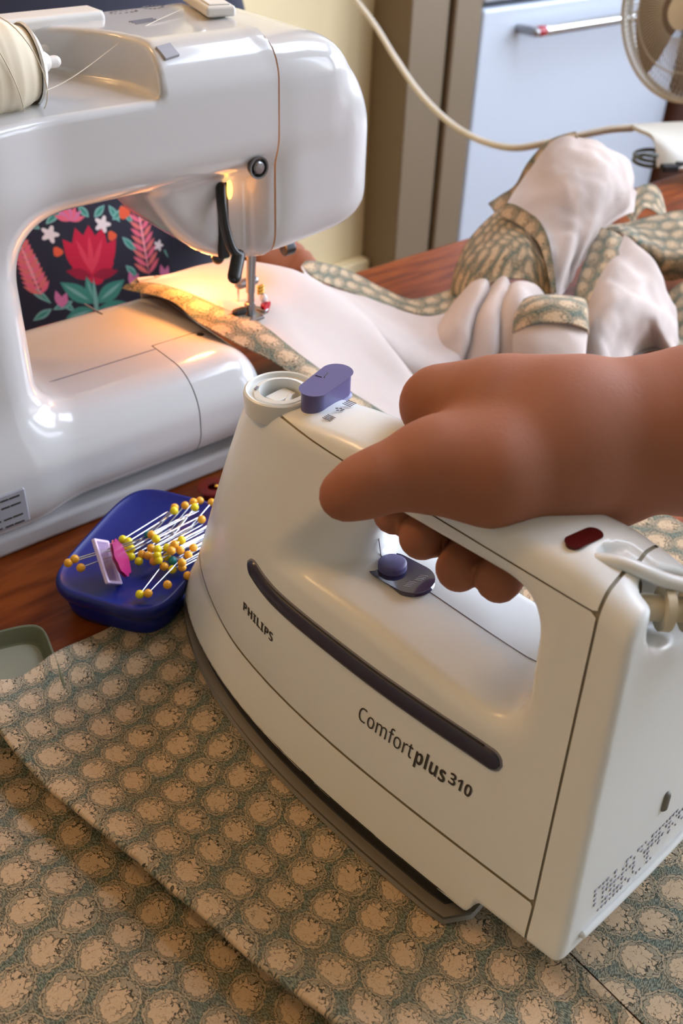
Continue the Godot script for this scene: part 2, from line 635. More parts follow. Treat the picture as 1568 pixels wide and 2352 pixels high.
# dark cloth with large folk flowers; the pattern is drawn in a 340 x 290 field and repeats
func flower_image() -> Image:
	const S := 2.0
	var im := Image.create(680, 580, false, Image.FORMAT_RGB8)
	var ground := Color8(36, 36, 52)
	im.fill(ground)
	var red := Color8(196, 24, 62); var dred := Color8(150, 18, 52); var teal := Color8(62, 138, 124); var pale := Color8(122, 176, 168)
	var pink := Color8(226, 104, 128); var lilac := Color8(206, 116, 160); var orange := Color8(226, 92, 58); var white := Color8(230, 220, 220); var rose := Color8(222, 112, 112)
	var put := func(p: PackedVector2Array, c: Color) -> void:
		for ox in [-340, 0, 340]:
			var q := PackedVector2Array()
			for e in p: q.append((e + Vector2(ox, 0)) * S)
			fill_poly(im, q, c)
	# vines and small teal leaves
	for e in [[20, 60, 60, 20], [50, 110, 20, 90], [95, 60, 130, 30], [128, 42, 160, 18], [205, 60, 230, 96], [228, 66, 206, 30], [180, 60, 202, 92], [60, 260, 25, 285], [330, 170, 300, 150], [310, 120, 335, 100], [20, 215, 60, 250], [70, 235, 104, 268], [300, 210, 330, 236], [270, 235, 300, 262], [120, 22, 96, 8], [180, 20, 200, 4], [285, 60, 312, 80], [300, 90, 330, 110], [20, 150, 44, 178], [12, 168, 40, 205], [252, 205, 282, 230], [200, 268, 240, 284], [60, 100, 90, 70], [205, 120, 236, 150], [186, 88, 214, 66], [280, 100, 262, 60], [300, 265, 330, 285], [30, 80, 10, 60], [100, 245, 62, 262], [210, 176, 236, 200], [320, 60, 338, 30], [140, 84, 120, 62], [150, 84, 172, 60]]:
		put.call(leaf_poly(Vector2(e[0], e[1]), Vector2(e[2], e[3]), 8.0), pale)
		put.call(leaf_poly(Vector2(e[0], e[1]).lerp(Vector2(e[2], e[3]), 0.12), Vector2(e[0], e[1]).lerp(Vector2(e[2], e[3]), 0.9), 4.0), teal)
	# the big red flower
	for e in [[88, 140, 22], [112, 118, 24], [138, 112, 24], [166, 116, 24], [192, 138, 22]]:
		put.call(leaf_poly(Vector2(140, 196), Vector2(e[0], e[1] - 14), e[2]), red)
	put.call(blob(Vector2(140, 170), 40, 5, 0.12), red)
	for e in [[112, 112], [138, 104], [164, 110]]:
		put.call(leaf_poly(Vector2(140, 190), Vector2(e[0], e[1] + 12), 6.0), Color8(218, 58, 84))
	put.call(leaf_poly(Vector2(140, 196), Vector2(90, 186), 12.0), dred)
	put.call(leaf_poly(Vector2(140, 196), Vector2(194, 186), 12.0), dred)
	# its stem and leaves
	for e in [[140, 245, 128, 196, 10], [140, 250, 78, 208, 19], [145, 250, 206, 204, 19], [140, 262, 84, 280, 16], [146, 262, 222, 256, 16]]:
		put.call(leaf_poly(Vector2(e[0], e[1]), Vector2(e[2], e[3]), e[4]), teal)
		put.call(leaf_poly(Vector2(e[0], e[1]).lerp(Vector2(e[2], e[3]), 0.15), Vector2(e[0], e[1]).lerp(Vector2(e[2], e[3]), 0.9), e[4] * 0.22), pale)
	put.call(leaf_poly(Vector2(146, 290), Vector2(142, 200), 5.0), pale)
	# feathered pink plumes
	for e in [[262, 195, 236, 20, 30], [42, 232, 8, 120, 24]]:
		var a := Vector2(e[0], e[1])
		var b := Vector2(e[2], e[3])
		var d := (b - a).normalized()
		var o := d.orthogonal()
		for k in 12:
			var q := a.lerp(b, k / 12.0)
			var w: float = e[4] * (1.0 - 0.45 * k / 12.0)
			put.call(leaf_poly(q, q + d * w * 0.9 + o * w, 5.5), pink if k % 2 else rose)
			put.call(leaf_poly(q, q + d * w * 0.9 - o * w, 5.5), rose if k % 2 else pink)
		put.call(leaf_poly(a - d * 8.0, b, 3.0), Color8(240, 150, 160))
	# lilac hearts, orange buds, white stars, pink fan
	for e in [[226, 200], [78, 236], [246, 214], [300, 190]]:
		put.call(leaf_poly(Vector2(e[0], e[1] + 22), Vector2(e[0] - 9, e[1] - 12), 8.0), lilac)
		put.call(leaf_poly(Vector2(e[0], e[1] + 22), Vector2(e[0] + 11, e[1] - 8), 8.0), lilac)
	for e in [[78, 150, 9], [212, 74, 12], [164, 34, 10], [184, 118, 9], [320, 140, 8], [24, 40, 9]]: put.call(blob(Vector2(e[0], e[1]), e[2], 3, 0.12), orange)
	for e in [[66, 118, 13], [166, 96, 13], [288, 140, 9], [110, 290, 9]]: put.call(blob(Vector2(e[0], e[1]), e[2], 5, 0.34), white)
	for k in 7:
		var a2 := -PI * (0.1 + 0.8 * k / 6.0)
		put.call(leaf_poly(Vector2(104, 92), Vector2(104, 92) + Vector2(cos(a2), sin(a2)) * 30.0, 6.0), lilac if k % 2 else pink)
	return im

func make_materials() -> void:
	M.shell = mat(Color8(200, 200, 201), 0.16)
	M.shell.clearcoat_enabled = true; M.shell.clearcoat = 0.5; M.shell.clearcoat_roughness = 0.06
	M.shell_low = mat(Color8(200, 200, 204), 0.4)
	M.shell_matt = mat(Color8(222, 219, 214), 0.42)
	M.iron = mat(Color8(224, 228, 228), 0.24)
	M.iron_low = mat(Color8(222, 224, 220), 0.3)
	M.iron_joint = mat(Color8(150, 140, 118), 0.5)
	M.steel = mat(Color8(150, 150, 152), 0.3, 0.9)
	M.chrome = mat(Color8(205, 208, 212), 0.12, 1.0)
	M.sole = mat(Color8(126, 120, 110), 0.45, 0.6)
	M.black = mat(Color8(16, 16, 18), 0.35)
	M.dull_black = mat(Color8(24, 23, 22), 0.7)
	M.purple = mat(Color8(92, 88, 136), 0.42)
	M.navy = mat(Color8(44, 44, 66), 0.22)
	M.navy_gloss = mat(Color8(50, 48, 82), 0.1)
	M.navy_gloss.clearcoat_enabled = true; M.navy_gloss.clearcoat = 1.0; M.navy_gloss.clearcoat_roughness = 0.05
	M.print_ink = mat(Color8(52, 48, 44), 0.6)
	M.grey_ink = mat(Color8(120, 118, 128), 0.6)
	M.white_ink = mat(Color8(190, 188, 205), 0.5)
	M.red_lens = mat(Color8(70, 6, 8), 0.15)
	M.skin = mat(Color8(152, 99, 76), 0.62, 0.0, 0.35)
	M.skin.subsurf_scatter_enabled = true; M.skin.subsurf_scatter_strength = 0.12
	M.skin.heightmap_enabled = true; M.skin.heightmap_scale = 0.005
	M.skin.heightmap_texture = noise_tex(0.09, 31, 256)
	M.skin.uv1_triplanar = true; M.skin.uv1_scale = Vector3.ONE * 22.0
	M.nail = mat(Color8(212, 150, 132), 0.25)
	M.blue = mat(Color8(7, 26, 112), 0.34)
	M.pin_yellow = mat(Color8(236, 214, 26), 0.25)
	M.pin_orange = mat(Color8(236, 170, 44), 0.25)
	M.pin_teal = mat(Color8(30, 126, 132), 0.25)
	M.magenta = mat(Color8(146, 6, 88), 0.3)
	M.lilac = mat(Color(0.86, 0.74, 0.9, 0.35), 0.1)
	M.lilac.transparency = BaseMaterial3D.TRANSPARENCY_ALPHA
	M.lilac_edge = mat(Color8(216, 196, 226), 0.2)
	M.tin = mat(Color8(104, 108, 84), 0.5)
	M.tin_floor = mat(Color8(142, 142, 122), 0.45)
	M.amber = mat(Color(0.5, 0.08, 0.05, 0.45), 0.1)
	M.amber.transparency = BaseMaterial3D.TRANSPARENCY_ALPHA
	M.sleeve = mat(Color8(196, 186, 160), 0.5)
	M.cord = mat(Color8(214, 208, 194), 0.45)
	M.fan = mat(Color8(206, 202, 190), 0.4)
	M.fan_wire = mat(Color8(190, 186, 176), 0.3)
	M.fan_blade = mat(Color8(112, 92, 74), 0.45)
	M.enamel = mat(Color8(180, 188, 198), 0.18)
	M.taupe = mat(Color8(114, 99, 78), 0.45)
	M.cream = mat(Color8(222, 205, 162), 0.7)
	M.plaster = mat(Color8(228, 226, 220), 0.85)
	M.tan = mat(Color8(176, 180, 172), 0.8)
	M.ceiling = mat(Color8(236, 232, 222), 0.9)
	M.mahogany = mat(Color8(92, 56, 36), 0.4)
	M.spool = mat(Color8(222, 210, 186), 0.8)
	M.spool.rim_enabled = true; M.spool.rim = 0.3
	M.label = mat(Color8(150, 150, 158), 0.35)
	M.thread = mat(Color8(226, 216, 198), 0.6)
	M.dark_cloth = mat(Color8(40, 42, 58), 0.9)
	M.glass = mat(Color(1, 1, 1, 0.06), 0.05)
	M.glass.transparency = BaseMaterial3D.TRANSPARENCY_ALPHA
	M.bulb = mat(Color8(255, 214, 120), 0.4)
	M.bulb.emission_enabled = true; M.bulb.emission = Color8(255, 206, 96); M.bulb.emission_energy_multiplier = 2.4
	M.lamp = mat(Color8(255, 226, 170), 0.4)
	M.lamp.emission_enabled = true; M.lamp.emission = Color8(255, 196, 110); M.lamp.emission_energy_multiplier = 4.0
	# wood of the table
	var g := Gradient.new()
	g.offsets = PackedFloat32Array([0.0, 0.4, 0.7, 1.0])
	g.colors = PackedColorArray([Color8(88, 38, 14), Color8(122, 56, 20), Color8(144, 72, 28), Color8(106, 47, 17)])
	M.wood = mat(Color.WHITE, 0.34, 0.0, 0.35)
	M.wood.albedo_texture = noise_tex(0.018, 12, 512, g)
	M.wood.uv1_triplanar = true; M.wood.uv1_world_triplanar = true
	M.wood.uv1_scale = Vector3(0.9, 6.0, 6.0)
	var gf := Gradient.new()
	gf.colors = PackedColorArray([Color8(128, 92, 60), Color8(168, 126, 86)])
	M.floor = mat(Color.WHITE, 0.4)
	M.floor.albedo_texture = noise_tex(0.02, 15, 256, gf)
	M.floor.uv1_triplanar = true; M.floor.uv1_world_triplanar = true; M.floor.uv1_scale = Vector3(4, 4, 0.6)
	# cloths
	var weave := ImageTexture.create_from_image(weave_image())
	var pr := ImageTexture.create_from_image(print_image())
	M.print = mat(Color.WHITE, 0.9, 0.0, 0.25)
	M.print.albedo_texture = pr
	M.print.uv1_scale = Vector3.ONE / 0.138
	M.print.rim_enabled = true; M.print.rim = 0.25
	M.print.detail_enabled = false
	M.white_cloth = mat(Color8(212, 198, 190), 0.92, 0.0, 0.2)
	M.white_cloth.heightmap_enabled = true; M.white_cloth.heightmap_scale = 0.03
	M.white_cloth.heightmap_texture = weave
	M.white_cloth.uv1_scale = Vector3.ONE / 0.012
	M.white_cloth.backlight_enabled = true; M.white_cloth.backlight = Color(0.3, 0.28, 0.26)
	M.flowers = mat(Color.WHITE, 0.9)
	M.flowers.albedo_texture = ImageTexture.create_from_image(flower_image())
	M.flowers.texture_repeat = true

# ------------------------------------------------------------------ the setting
func build_room() -> void:
	struct("floor", MB.new().box(Vector3(-2.2, -0.84, -1.5), Vector3(2.7, -0.74, 2.1), 0.002), M.floor, "warm wooden floor below the table")
	var c := MB.new()
	c.box(Vector3(-2.2, 1.8, -1.5), Vector3(ROOF_X0, 1.9, 2.1), 0.002)
	c.box(Vector3(ROOF_X1, 1.8, -1.5), Vector3(2.7, 1.9, 2.1), 0.002)
	c.box(Vector3(ROOF_X0, 1.8, -1.5), Vector3(ROOF_X1, 1.9, ROOF_Z0), 0.002)
	c.box(Vector3(ROOF_X0, 1.8, ROOF_Z1), Vector3(ROOF_X1, 1.9, 2.1), 0.002)
	struct("ceiling", c, M.ceiling, "white ceiling with a roof light")
	window_frame("window_3", Transform3D(Basis(Vector3(1, 0, 0), PI / 2), Vector3((ROOF_X0 + ROOF_X1) / 2, 1.85, (ROOF_Z0 + ROOF_Z1) / 2)), ROOF_X1 - ROOF_X0, ROOF_Z1 - ROOF_Z0, 2)
	struct("wall_back", MB.new().box(Vector3(-2.2, -0.74, -1.4), Vector3(2.7, 1.8, -1.108), 0.002), M.cream, "cream painted wall behind the sewing machine")
	struct("wall_left", MB.new().box(Vector3(-2.0, -0.74, -1.25), Vector3(-1.9, 1.8, 1.95), 0.002), M.tan, "cream side wall")
	# windows to the photographer's right
	var w := MB.new()
	w.box(Vector3(-2.2, -0.74, 1.95), Vector3(WIN_X0, 1.8, 2.1), 0.002)
	w.box(Vector3(WIN_X0, -0.74, 1.95), Vector3(2.7, WIN_Y0, 2.1), 0.002)
	w.box(Vector3(WIN_X0, WIN_Y1, 1.95), Vector3(2.7, 1.8, 2.1), 0.002)
	w.box(Vector3(2.4, WIN_Y0, 1.95), Vector3(2.7, WIN_Y1, 2.1), 0.002)
	struct("wall_front", w, M.tan, "cream wall with a window")
	var e := MB.new()
	e.box(Vector3(2.6, -0.74, -1.25), Vector3(2.7, WIN_Y0, 1.95), 0.002)
	e.box(Vector3(2.6, WIN_Y1, -1.25), Vector3(2.7, 1.8, 1.95), 0.002)
	e.box(Vector3(2.6, WIN_Y0, -1.25), Vector3(2.7, WIN_Y1, -0.55), 0.002)
	e.box(Vector3(2.6, WIN_Y0, 1.75), Vector3(2.7, WIN_Y1, 1.95), 0.002)
	struct("wall_right", e, M.plaster, "cream side wall with a wide window")
	var mid := (WIN_Y0 + WIN_Y1) / 2
	window_frame("window_1", Transform3D(Basis(), Vector3((WIN_X0 + 2.4) / 2, mid, 2.02)), 2.4 - WIN_X0, WIN_Y1 - WIN_Y0, 2)
	window_frame("window_2", Transform3D(Basis(Vector3.UP, PI / 2), Vector3(2.65, mid, 0.6)), 2.3, WIN_Y1 - WIN_Y0, 3)
	struct("trim_1", MB.new().box(Vector3(-1.9, -0.74, -1.108), Vector3(1.236, -0.478, -1.075), 0.006), M.cream, "deep cream skirting ledge along the wall")

func window_frame(called: String, t: Transform3D, wide: float, high: float, lights: int) -> void:
	var f := MB.new()
	for s in [-1, 1]:
		f.rbox(Vector3(0.06, high, 0.08), 0.006, t * Transform3D(Basis(), Vector3(s * (wide / 2 - 0.03), 0, 0)), 1)
		f.rbox(Vector3(wide - 0.12, 0.06, 0.08), 0.006, t * Transform3D(Basis(), Vector3(0, s * (high / 2 - 0.03), 0)), 1)
	for k in range(1, lights):
		f.rbox(Vector3(0.05, high - 0.12, 0.07), 0.006, t * Transform3D(Basis(), Vector3((float(k) / lights - 0.5) * wide, 0, 0)), 1)
	struct(called, f, M.shell_matt, "white window frame")

func build_kitchen() -> void:
	# taupe cabinet end beside the cream wall
	var c := thing("tall_cabinet", "taupe painted tall cabinet between the cream wall and the white refrigerator", "cabinet", Vector3(1.32, -0.74, -1.1))
	wpart("side_panel", MB.new().box(Vector3(1.237, -0.74, -1.106), Vector3(1.335, 1.4, -1.0), 0.004), M.taupe, c)
	wpart("front_panel", MB.new().box(Vector3(1.343, -0.74, -1.106), Vector3(1.418, 1.4, -0.992), 0.006), M.taupe, c)
	wpart("body", MB.new().box(Vector3(1.25, -0.74, -1.1065), Vector3(1.41, 1.39, -1.02), 0.002), M.mahogany, c)
	var f := thing("refrigerator", "white refrigerator with a chrome bar handle and red handle ends", "refrigerator", Vector3(1.78, -0.74, -1.1))
	wpart("freezer_drawer", MB.new().box(Vector3(1.428, -0.70, -1.06), Vector3(2.128, 0.012, -1.0), 0.008, 3), M.enamel, f)
	wpart("upper_door", MB.new().box(Vector3(1.428, 0.022, -1.06), Vector3(2.128, 1.1, -1.0), 0.008, 3), M.enamel, f)
	wpart("body", MB.new().box(Vector3(1.432, -0.74, -1.1065), Vector3(2.124, 1.09, -1.065), 0.004), M.shell_low, f)
	var h := wpart("handle", MB.new().tube([Vector3(1.57, -0.031, -0.955), Vector3(1.99, -0.031, -0.955)], 0.011, 16), M.chrome, f)
	for s in [[1.548, 1], [2.012, -1]]:
		wpart("end_cap", MB.new().tube([Vector3(s[0], -0.031, -0.955), Vector3(s[0] + 0.012 * s[1], -0.031, -0.955)], 0.0105, 12), mat(Color8(150, 20, 32), 0.3), h)
		wpart("bracket", MB.new().tube([Vector3(s[0] - 0.012 * s[1], -0.031, -0.952), Vector3(s[0] - 0.014 * s[1], -0.031, -0.998)], 0.009, 12), M.steel, h)
	var d := thing("dresser", "dark brown wooden dresser to the right of the refrigerator", "dresser", Vector3(2.35, -0.74, -1.1))
	wpart("body", MB.new().box(Vector3(2.15, -0.74, -1.106), Vector3(2.56, 0.02, -0.93), 0.006), M.mahogany, d)
	wpart("top", MB.new().box(Vector3(2.14, 0.02, -1.1065), Vector3(2.57, 0.045, -0.91), 0.006), M.mahogany, d)
	for k in 2: wpart("door", MB.new().box(Vector3(2.165 + 0.2 * k, -0.70, -0.935), Vector3(2.35 + 0.2 * k, -0.02, -0.915), 0.004), M.mahogany, d)

func build_table() -> void:
	var t := thing("table", "reddish brown wooden table carrying the sewing things", "table", Vector3(0.4, -0.74, 0.25))
	wpart("table_top", MB.new().box(Vector3(-0.55, -0.03, -0.2), Vector3(1.35, 0.0, 0.72), 0.004, 3), M.wood, t)
	for s in [[-0.45, -0.12], [1.25, -0.12], [-0.45, 0.62], [1.25, 0.62]]:
		wpart("leg", MB.new().box(Vector3(s[0] - 0.035, -0.74, s[1] - 0.035), Vector3(s[0] + 0.035, -0.03, s[1] + 0.035), 0.008), M.wood, t)
	for s in [-0.12, 0.62]:
		wpart("apron", MB.new().box(Vector3(-0.41, -0.12, s - 0.012), Vector3(1.21, -0.03, s + 0.012), 0.003), M.wood, t)

# ------------------------------------------------------------------ cloth on the table
func build_cloths() -> void:
	var line_x := 0.0742
	var ridge := [Vector3(-0.0413, 0.0000, 0.0615), Vector3(-0.0419, 0.0000, 0.0951), Vector3(-0.0434, 0.0000, 0.1135), Vector3(-0.0371, 0.0000, 0.1686), Vector3(-0.0299, 0.0000, 0.2032), Vector3(-0.0202, 0.0000, 0.2505), Vector3(-0.0128, 0.0000, 0.2917), Vector3(-0.0026, 0.0000, 0.3321), Vector3(0.0040, 0.0000, 0.3603), Vector3(0.0090, 0.0000, 0.3875)]
	var rows := []
	var uvs := []
	var noise := FastNoiseLite.new()
	noise.seed = 21
	noise.frequency = 9.0
	const LEFT := 70
	const RIGHT := 110
	for i in 150:
		var s := i / 149.0
		s = s * (0.55 + 0.45 * s)
		var z0 := lerpf(0.0905, 0.56, s)
		# where the fold runs at this row, and how tall it has grown
		var k := 0
		while k < ridge.size() - 2 and ridge[k + 1].z < z0: k += 1
		var f: float = (z0 - ridge[k].z) / (ridge[k + 1].z - ridge[k].z)
		var fold_x: float = lerpf(ridge[k].x, ridge[k + 1].x, f)
		var along: float = k + f
		var grow := smoothstep(0.6, 2.6, along)
		var big := (0.0065 + 0.0135 * grow) * (1.0 - 0.15 * smoothstep(6.0, 9.0, along)) * (1.0 + 0.12 * noise.get_noise_2d(z0 * 2.0, 7.0))
		var lean := 0.003 + 0.0125 * grow
		var row := PackedVector3Array()
		for j in LEFT + RIGHT + 1:
			var sd := 0.0
			if j < LEFT: sd = -0.2 * pow(float(LEFT - j) / LEFT, 2.2)
			else: sd = (line_x - fold_x) * pow(float(j - LEFT) / RIGHT, 1.6)
			var x := fold_x + sd
			var t := clampf((x + 0.24) / 0.314, 0, 1)
			var far_z := 0.0016 * sin(t * 22.0) + 0.014 * smoothstep(0.012, -0.04, x) - 0.006 * smoothstep(0.015, 0.05, x)
			var y := 0.0022 + 0.0012 * noise.get_noise_2d(x, z0)
			var h := 0.0
			if sd > 0.0:
				h = exp(-pow(sd / (0.008 + 0.012 * grow), 1.7))
				y += big * h
				x -= lean * exp(-pow(sd / 0.018, 2.0))
			else:
				h = exp(-pow(-sd / 0.0042, 2.0))
				y += big * h
				x -= lean * h
				y += 0.014 * grow * (smoothstep(0.014, 0.055, -sd) - smoothstep(0.07, 0.2, -sd) * 0.5)
			y += 0.009 * exp(-pow((z0 - 0.09) / 0.032, 2.0)) * smoothstep(0.8, 0.7, t)
			y += 0.0026 * exp(-pow((z0 - 0.222 - 0.1 * (x + 0.06)) / 0.003, 2.0)) * smoothstep(-0.085, -0.07, x) * smoothstep(-0.03, -0.045, x)
			y += 0.002 * smoothstep(0.06, line_x, x)
			row.append(Vector3(x, maxf(y, 0.0012), z0 + far_z * (1.0 - s)))
		rows.append(row)
		var ur := PackedVector2Array()
		ur.resize(row.size())
		for j in row.size():
			var len := 0.0
			if j > 0: len = ur[j - 1].x + (row[j] - row[j - 1]).length()
			ur[j] = Vector2(len, row[j].z)
		var zero := ur[LEFT].x - fold_x
		for j in row.size():
			var q := Vector2(ur[j].x - zero, ur[j].y)
			ur[j] = Vector2(q.x * 0.95 - q.y * 0.31, q.x * 0.31 + q.y * 0.95)
		uvs.append(ur)
	solo("printed_cloth", thick(MB.new().grid(rows, false, false, uvs), 0.0009), M.print, "large leaf printed cotton with a long raised fold, lying left of and under the iron", "fabric")
	rows = []
	uvs = []
	for i in 90:
		var row := PackedVector3Array()
		var ur := PackedVector2Array()
		for j in 70:
			var p := Vector3(lerpf(line_x + 0.0022, 0.351, j / 69.0), 0.0, lerpf(0.13, 0.6, i / 89.0))
			p.y = 0.0018 + 0.0008 * noise.get_noise_2d(p.x * 1.3, p.z * 1.3 + 3.0)
			row.append(p)
			ur.append(Vector2(p.x * 0.62 + p.z * 0.78, p.x * -0.78 + p.z * 0.62) + Vector2(0.05, 0.02))
		rows.append(row)
		uvs.append(ur)
	solo("printed_cloth", thick(MB.new().grid(rows, false, false, uvs), 0.0008), M.print, "flat leaf printed cotton in daylight behind the iron's heel, across a narrow dark gap", "fabric")

# ------------------------------------------------------------------ the sewn cloth under the needle and its heap
func build_sewn_cloth() -> void:
	var r := thing("sewn_cloth", "white cloth with a printed leaf border running from the needle into a crumpled heap", "fabric", Vector3(0.45, 0.0, -0.05))
	var inner := [Vector3(0.1548, 0.0930, -0.1053), Vector3(0.1659, 0.0925, -0.0989), Vector3(0.1755, 0.0940, -0.0731), Vector3(0.1894, 0.0870, -0.0509), Vector3(0.2047, 0.0805, -0.0298), Vector3(0.2180, 0.0640, -0.0009), Vector3(0.2345, 0.0470, 0.0249), Vector3(0.2530, 0.0300, 0.0533), Vector3(0.2671, 0.0120, 0.0784)]
	var lower := [Vector3(0.1542, 0.0860, -0.1162), Vector3(0.1549, 0.0875, -0.1066), Vector3(0.1653, 0.0905, -0.0732), Vector3(0.1685, 0.0850, -0.0472), Vector3(0.1769, 0.0795, -0.0261), Vector3(0.1988, 0.0640, 0.0012), Vector3(0.2093, 0.0470, 0.0360), Vector3(0.2225, 0.0300, 0.0668), Vector3(0.2383, 0.0120, 0.0885)]
	var top := [Vector3(0.1597, 0.0940, -0.1034), Vector3(0.1852, 0.0900, -0.1072), Vector3(0.2120, 0.0890, -0.1123), Vector3(0.2379, 0.0905, -0.1041), Vector3(0.2591, 0.0890, -0.0807), Vector3(0.2820, 0.0770, -0.0670), Vector3(0.3081, 0.0520, -0.0399), Vector3(0.3015, 0.0320, 0.0215), Vector3(0.3001, 0.0140, 0.0521)]
	var mid := []
	for k in 9: mid.append((inner[k] as Vector3).lerp(top[k], 0.5) + Vector3(0, -0.001 if k > 1 and k < 6 else 0.001, 0))
	var back := []
	for k in 9: back.append((top[k] as Vector3) + Vector3(0.012, -0.03 - 0.002 * k, -0.02).lerp(Vector3(0.02, -0.012, -0.01), smoothstep(5.0, 8.0, k)))
	var a := sheet([inner, mid, top, back], 60, 34, 0.0008, 2)
	wpart("white_panel", thick(a, 0.0008), M.white_cloth, r)
	var low2 := []
	for k in 9: low2.append((inner[k] as Vector3).lerp(lower[k], 0.5) + Vector3(0, 0.0016, 0))
	wpart("border", thick(sheet([inner, low2, lower], 60, 10, 0.0004, 3), 0.0012), M.print, r, "printed leaf border under the needle")
	# the far side of the cloth, falling towards the heap, and its own border along the table edge
	var fb := [Vector3(0.3130, 0.0600, -0.1255), Vector3(0.3180, 0.0520, -0.1139), Vector3(0.3533, 0.0320, -0.1135), Vector3(0.3864, 0.0160, -0.0957), Vector3(0.4066, 0.0120, -0.0716), Vector3(0.4298, 0.0160, -0.0572)]
	var fa := [Vector3(0.3191, 0.0620, -0.1279), Vector3(0.3363, 0.0550, -0.1300), Vector3(0.3770, 0.0340, -0.1423), Vector3(0.4036, 0.0180, -0.1266), Vector3(0.4179, 0.0120, -0.1027), Vector3(0.4603, 0.0140, -0.0957)]
	wpart("border", thick(sheet([fa, fb], 40, 8, 0.001, 4), 0.0012), M.print, r)
	var n1 := [Vector3(0.2715, 0.0750, -0.0661), Vector3(0.2958, 0.0620, -0.0658), Vector3(0.3121, 0.0450, -0.0441), Vector3(0.3257, 0.0300, -0.0189), Vector3(0.3412, 0.0220, -0.0012), Vector3(0.3777, 0.0200, -0.0054)]
	var n2 := [Vector3(0.2829, 0.0500, -0.0699), Vector3(0.3121, 0.0300, -0.0635), Vector3(0.3209, 0.0150, -0.0317), Vector3(0.3191, 0.0100, 0.0050), Vector3(0.3349, 0.0100, 0.0164), Vector3(0.3649, 0.0080, 0.0093)]
	wpart("white_panel", thick(sheet([fb, n1, n2], 40, 24, 0.0015, 5), 0.0009), M.white_cloth, r)
	# pleats in front of the heap
	pleat(r, [Vector3(0.4161, 0.0267, -0.0552), Vector3(0.4278, 0.0455, -0.0473), Vector3(0.4345, 0.0508, -0.0386), Vector3(0.4370, 0.0404, -0.0344)], [Vector3(0.3745, 0.0121, -0.0352), Vector3(0.3781, 0.0299, -0.0168), Vector3(0.3868, 0.0366, -0.0077), Vector3(0.3912, 0.0177, -0.0100)], [Vector3(0.3413, -0.0110, -0.0242), Vector3(0.3455, -0.0017, -0.0051), Vector3(0.3558, 0.0001, 0.0102), Vector3(0.3511, -0.0159, 0.0055)], 6)
	pleat(r, [Vector3(0.4353, 0.0303, -0.0423), Vector3(0.4462, 0.0491, -0.0350), Vector3(0.4453, 0.0471, -0.0257), Vector3(0.4421, 0.0269, -0.0166)], [Vector3(0.3944, 0.0157, -0.0216), Vector3(0.3986, 0.0387, -0.0079), Vector3(0.4048, 0.0400, 0.0044), Vector3(0.4089, 0.0159, 0.0072)], [Vector3(0.3624, -0.0128, -0.0043), Vector3(0.3622, 0.0004, 0.0155), Vector3(0.3717, 0.0034, 0.0288), Vector3(0.3745, -0.0174, 0.0272)], 7)
	pleat(r, [Vector3(0.4405, 0.0351, -0.0261), Vector3(0.4462, 0.0508, -0.0202), Vector3(0.4562, 0.0507, -0.0083), Vector3(0.4658, 0.0358, 0.0033)], [Vector3(0.4109, 0.0188, -0.0023), Vector3(0.4153, 0.0447, 0.0005), Vector3(0.4232, 0.0500, 0.0103), Vector3(0.4236, 0.0216, 0.0223)], [Vector3(0.3861, -0.0117, 0.0150), Vector3(0.3849, -0.0012, 0.0283), Vector3(0.3904, 0.0016, 0.0385), Vector3(0.3952, -0.0139, 0.0415)], 8)
	# print shoulder at the left of the heap
	wpart("print_fold", thick(sheet([[Vector3(0.4697, 0.0105, -0.1086), Vector3(0.4868, 0.0339, -0.1172), Vector3(0.5086, 0.0530, -0.1175), Vector3(0.5283, 0.0679, -0.1071), Vector3(0.5449, 0.0626, -0.0875)], [Vector3(0.4394, 0.0168, -0.0749), Vector3(0.4530, 0.0419, -0.0716), Vector3(0.4714, 0.0591, -0.0646), Vector3(0.4902, 0.0641, -0.0535), Vector3(0.5017, 0.0519, -0.0314)], [Vector3(0.4260, 0.0169, -0.0535), Vector3(0.4385, 0.0374, -0.0466), Vector3(0.4545, 0.0473, -0.0343), Vector3(0.4703, 0.0466, -0.0201), Vector3(0.4731, 0.0365, 0.0005)]], 30, 24, 0.0055, 9), 0.001), M.print, r)
	# small cuff rolled over the front
	wpart("white_panel", thick(sheet([[Vector3(0.3971, 0.0458, 0.0284), Vector3(0.3979, 0.0564, 0.0449), Vector3(0.4093, 0.0583, 0.0594), Vector3(0.4234, 0.0529, 0.0671), Vector3(0.4366, 0.0420, 0.0629)], [Vector3(0.3871, 0.0387, 0.0368), Vector3(0.3855, 0.0479, 0.0576), Vector3(0.3976, 0.0494, 0.0714), Vector3(0.4127, 0.0464, 0.0775), Vector3(0.4264, 0.0379, 0.0714)], [Vector3(0.3750, 0.0187, 0.0561), Vector3(0.3733, 0.0269, 0.0729), Vector3(0.3855, 0.0290, 0.0862), Vector3(0.4004, 0.0261, 0.0905), Vector3(0.4129, 0.0193, 0.0848)]], 26, 18, 0.002, 10), 0.001), M.white_cloth, r)
	wpart("border", thick(sheet([[Vector3(0.4257, 0.0527, 0.0098), Vector3(0.4255, 0.0593, 0.0196), Vector3(0.4375, 0.0617, 0.0324), Vector3(0.4516, 0.0589, 0.0424), Vector3(0.4603, 0.0516, 0.0407)], [Vector3(0.4065, 0.0505, 0.0202), Vector3(0.4050, 0.0638, 0.0371), Vector3(0.4166, 0.0671, 0.0504), Vector3(0.4322, 0.0621, 0.0589), Vector3(0.4463, 0.0515, 0.0535)], [Vector3(0.3928, 0.0430, 0.0307), Vector3(0.3947, 0.0577, 0.0475), Vector3(0.4062, 0.0601, 0.0617), Vector3(0.4207, 0.0539, 0.0703), Vector3(0.4348, 0.0434, 0.0649)]], 26, 14, 0.0012, 11), 0.0016), M.print, r)
